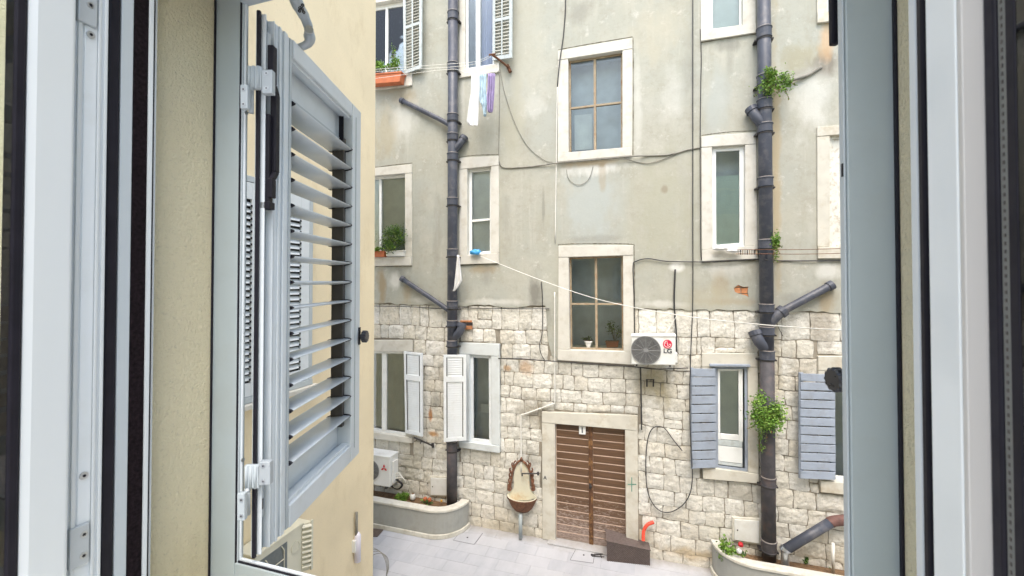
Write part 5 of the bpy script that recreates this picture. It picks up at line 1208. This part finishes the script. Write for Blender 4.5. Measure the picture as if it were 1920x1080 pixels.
# a slat with an aerofoil section
def slat_bm(s0, s1):
    b_ = bm_new(); prof = []; tl = R(4)
    for k2 in range(16):
        a = 2*math.pi*k2/16; n_ = -.022+.042*math.cos(a); z_ = .0055*math.sin(a)*(1 if abs(math.cos(a)) < .95 else .7)
        prof.append((n_, z_+(n_+.022)*math.tan(tl)))
    A = [b_.verts.new(LP(s0, n_, z_)) for n_, z_ in prof]; B = [b_.verts.new(LP(s1, n_, z_)) for n_, z_ in prof]
    b_.faces.new(A); b_.faces.new(B[::-1])
    for k2 in range(16): b_.faces.new((A[k2], B[k2], B[(k2+1)%16], A[(k2+1)%16]))
    return b_
def cap_bm(s0, s1, g=.0035):
    b_ = bm_new(); A = []; B = []
    for k2 in range(14):
        a = 2*math.pi*k2/14; n_ = -.022+(.042+g*.5)*math.cos(a); z_ = (.0055+g)*math.sin(a)+(n_+.021)*math.tan(R(4)); A.append(b_.verts.new(LP(s0,n_,z_))); B.append(b_.verts.new(LP(s1,n_,z_)))
    b_.faces.new(A); b_.faces.new(B[::-1])
    for k2 in range(14): b_.faces.new((A[k2], B[k2], B[(k2+1)%14], A[(k2+1)%14]))
    return b_
proto = None
for i in range(15):
    z_ = .4696-i*.0677
    if proto is None:
        proto = obj('slat', slat_bm(.130,.518), alu_l, leaf, smooth=True); base = proto.location.copy(); z00 = z_
        caps = [obj('end_cap', cap_bm(.1205,.1298), black, proto), obj('end_cap', cap_bm(.5185,.5235), black, proto)]
        proto.location = base+Vector((0,0,z_))
    else:
        o = proto.copy(); COL.objects.link(o); o.location = base+Vector((0,0,z_)); o.rotation_euler = (0,0,0)
        for c_ in caps: d_ = c_.copy(); COL.objects.link(d_); d_.parent = o
# dark bolt mechanism in the hinge channel
lpart('bolt_bar', [(.014,.030,.0,.013,.475,.600)], steel_m, .002)
def bolt(pts, w2, n0, n1, name, mat):
    b_ = bm_new()
    for (s0, z0_), (s1, z1_) in zip(pts, pts[1:]):
        hexa(b_, [LP(s0-w2,n0,z0_),LP(s0+w2,n0,z0_),LP(s1+w2,n0,z1_),LP(s1-w2,n0,z1_)], [LP(s0-w2,n1,z0_),LP(s0+w2,n1,z0_),LP(s1+w2,n1,z1_),LP(s1-w2,n1,z1_)])
    return obj(name, b_, mat, leaf, bevel=.002)
bolt([(.020,.565),(.020,.475),(.034,.455),(.034,.265),(.020,.245),(.020,.2)], .0095, .014, .028, 'bolt_handle', black)
lpart('bolt_guide', [(.011,.029,.0,.020,.19,.40)], black, .002); lpart('bolt_foot', [(.008,.032,.0,.024,.172,.19)], black, .002)
lpart('keyhole_plate', [(.012,.032,.0,.004,-.56,-.47)], steel_m, .001); lpart('keyhole', [(.018,.026,.0041,.006,-.54,-.515)], black, .001)
# knob on the free stile
knobm = M('black_knob_plastic', (.028,.028,.034), .32, .1, 20, spec=.6)
def knob(par, c, ax, r, ln, name='knob'):
    c = Vector(c); ax = Vector(ax).normalized(); u = Vector((0,0,1)); v = ax.cross(u).normalized(); b_ = bm_new()
    tube(b_, [c, c+ax*ln*.45], r*.38, 14); rings = []
    for d_, s_ in ((.42,.86),(.48,1.0),(.92,1.0),(1.0,.86)):
        rings.append([b_.verts.new(c+ax*ln*d_+(u*math.cos(2*math.pi*k2/48)+v*math.sin(2*math.pi*k2/48))*r*s_*(1 if k2 % 4 < 2 else .91)) for k2 in range(48)])
    for a, b in zip(rings, rings[1:]):
        for k2 in range(48): b_.faces.new((a[k2], a[(k2+1)%48], b[(k2+1)%48], b[k2]))
    b_.faces.new(rings[0][::-1]); b_.faces.new(rings[-1]); return obj(name, b_, knobm, par)
knob(leaf, LP(.600,.018,-.205), un, .0225, .032); lpart('knob_plate', [(.588,.606,.0203,.0235,-.235,-.17)], black, .002)
# hinges (leaf plate, arm, frame plate, pin)
def cbox(px0, px1, py0, py1, f0_, f1_):
    a = [onF(px0,py0,f0_), onF(px1,py0,f0_), onF(px1,py1,f0_), onF(px0,py1,f0_)]; k_ = f0*(f1_-f0_); return a, [p+k_ for p in a]
for (lp, ar, fp_, pn, scs) in (((490,510,130,175),(463,489.5,123,166),(450,464,158,203),(465.5,476,168,212),((499,137),(499,165),(456,167),(456,195))),
                          ((485,506,866,910),(457,484.5,873,917),(444,458,926,977),(459,469,917,965),((493,874),(493,903),(452,938),(452,968)))):
    bm = bm_new(); hexa(bm, *cbox(*lp, .975, .99)); hg = obj('hinge', bm, steel_m, leaf, bevel=.002)
    bm = bm_new(); hexa(bm, *cbox(*ar, .985, .997)); obj('hinge_arm', bm, alu, hg, bevel=.003)
    bm = bm_new(); m_ = (ar[0]+ar[1])/2
    for dx in (-9, -1, 8): tube(bm, [onF(m_+dx, ar[2]+1, .985), onF(m_+dx, ar[3]-1, .985)], .0035, 8)
    obj('knuckle', bm, alu, hg, smooth=True)
    bm = bm_new(); hexa(bm, *cbox(*fp_, .962, .975)); obj('frame_plate', bm, alu, hg, bevel=.002)
    bm = bm_new(); m_ = (pn[0]+pn[1])/2; tube(bm, [onF(m_,pn[2]-2,.985), onF(m_,pn[3],.985)], .0062, 12); tube(bm, [onF(m_,pn[2]+1,.985), onF(m_,pn[2]+4,.985)], .0068, 12); obj('hinge_pin', bm, steel_m, hg, smooth=True)
    for i, (sx_, sy_) in enumerate(scs):
        fd = .974 if i < 2 else .961; c_ = onF(sx_, sy_, fd); bm = bm_new(); disc_ring(bm, c_, f0, 0, .0045, .002, 16); obj('screw', bm, steel, hg)
        bm = bm_new(); disc_ring(bm, c_-f0*.0004, f0, 0, .0018, .0003, 6); obj('screw_slot', bm, black, hg)
# cast stay arm at the top
st = thing('shutter_stay', 'cast metal stay arm holding the top of the open shutter', 'shutter stay', LP(.16,-.015,.64))
bm = bm_new(); P_ = [LP(.17,-.015,.638), onF(577,82,1.17), onF(580,62,1.165), onF(578,50,1.16), onF(570,30,1.15), onF(560,12,1.13), onF(550,-12,1.11), onF(540,-40,1.09)]
tube(bm, spline(P_, 4), [.010]*4+[.011,.013,.015,.015]+[.013,.012,.011,.011]+[.0125]*4+[.0145]*4+[.0165]*4+[.013]*5, 12); obj('arm', bm, steel_m, st, smooth=True)
bm = bm_new(); c_ = onF(579,55,1.145); disc_ring(bm, c_, (FW+RT*-.4), 0, .012, .004, 16); obj('pivot', bm, steel, st, bevel=.001)
bm = bm_new()
for (px, py) in ((556,8),(562,14),(560,6),(566,16),(567,9),(561,20),(569,22)): disc_ring(bm, onF(px, py, 1.118), FW, .002, .0042, .003, 10)
obj('cast_ornament', bm, iron, st)

# --- the right leaf: folded back out of sight but for its knob and bolt handle
O2 = Vector((.312, .825, 0)); th = R(28); u2 = Vector((math.sin(th), math.cos(th), 0)); n2 = Vector((-u2.y, u2.x, 0))
leaf2 = thing('louvred_shutter', 'right shutter leaf folded outwards behind the right post, its black knob showing', 'shutter', O2+u2*.3+Vector((0,0,EYE-.64)))
def L2(s, n, z): return O2+u2*s+n2*n+Vector((0,0,EYE+z))
def l2(name, bxs, mat, bev=.002):
    b_ = bm_new()
    for (s0,s1,n0,n1,z0,z1) in bxs: hexa(b_, [L2(s0,n0,z0),L2(s1,n0,z0),L2(s1,n1,z0),L2(s0,n1,z0)], [L2(s0,n0,z1),L2(s1,n0,z1),L2(s1,n1,z1),L2(s0,n1,z1)])
    return obj(name, b_, mat, leaf2, bevel=bev)
l2('stile', [(0,.11,-.05,0,-HZ,HZ)], alu); l2('stile', [(.53,.62,-.05,0,-HZ,HZ)], alu); l2('rail', [(.1105,.5295,-.049,-.001,HZ-.05,HZ)], alu_l); l2('rail', [(.1105,.5295,-.049,-.001,-HZ,-HZ+.06)], alu_l)
for i in range(15):
    z_ = .4696-i*.0677; l2('slat', [(.1105,.5295,-.05,.005,z_-.003,z_+.003)], alu_l)
kc = onF(1592, 712, .885); knob(leaf2, kc, RT*-1, .0255, .036)
bm = bm_new(); tube(bm, [kc+RT*.002, L2(.26,-.01,kc.z-EYE)], .008, 12); obj('knob_spindle', bm, black, leaf2)
bm = bm_new(); a = onF(1562.5, 81, .72); b = onF(1577, 81, .72); up_ = Vector((0,0,.16)); hexa(bm, [a, b, b+f0*.012, a+f0*.012], [a+up_, b+up_, b+f0*.012+up_, a+f0*.012+up_]); obj('bolt_handle', bm, black, leaf2, bevel=.003)
bm = bm_new(); a = onF(1578, 60, .73); tube(bm, [a, L2(.0,-.01,a.z-EYE)], .005, 8); obj('bolt_link', bm, black, leaf2)
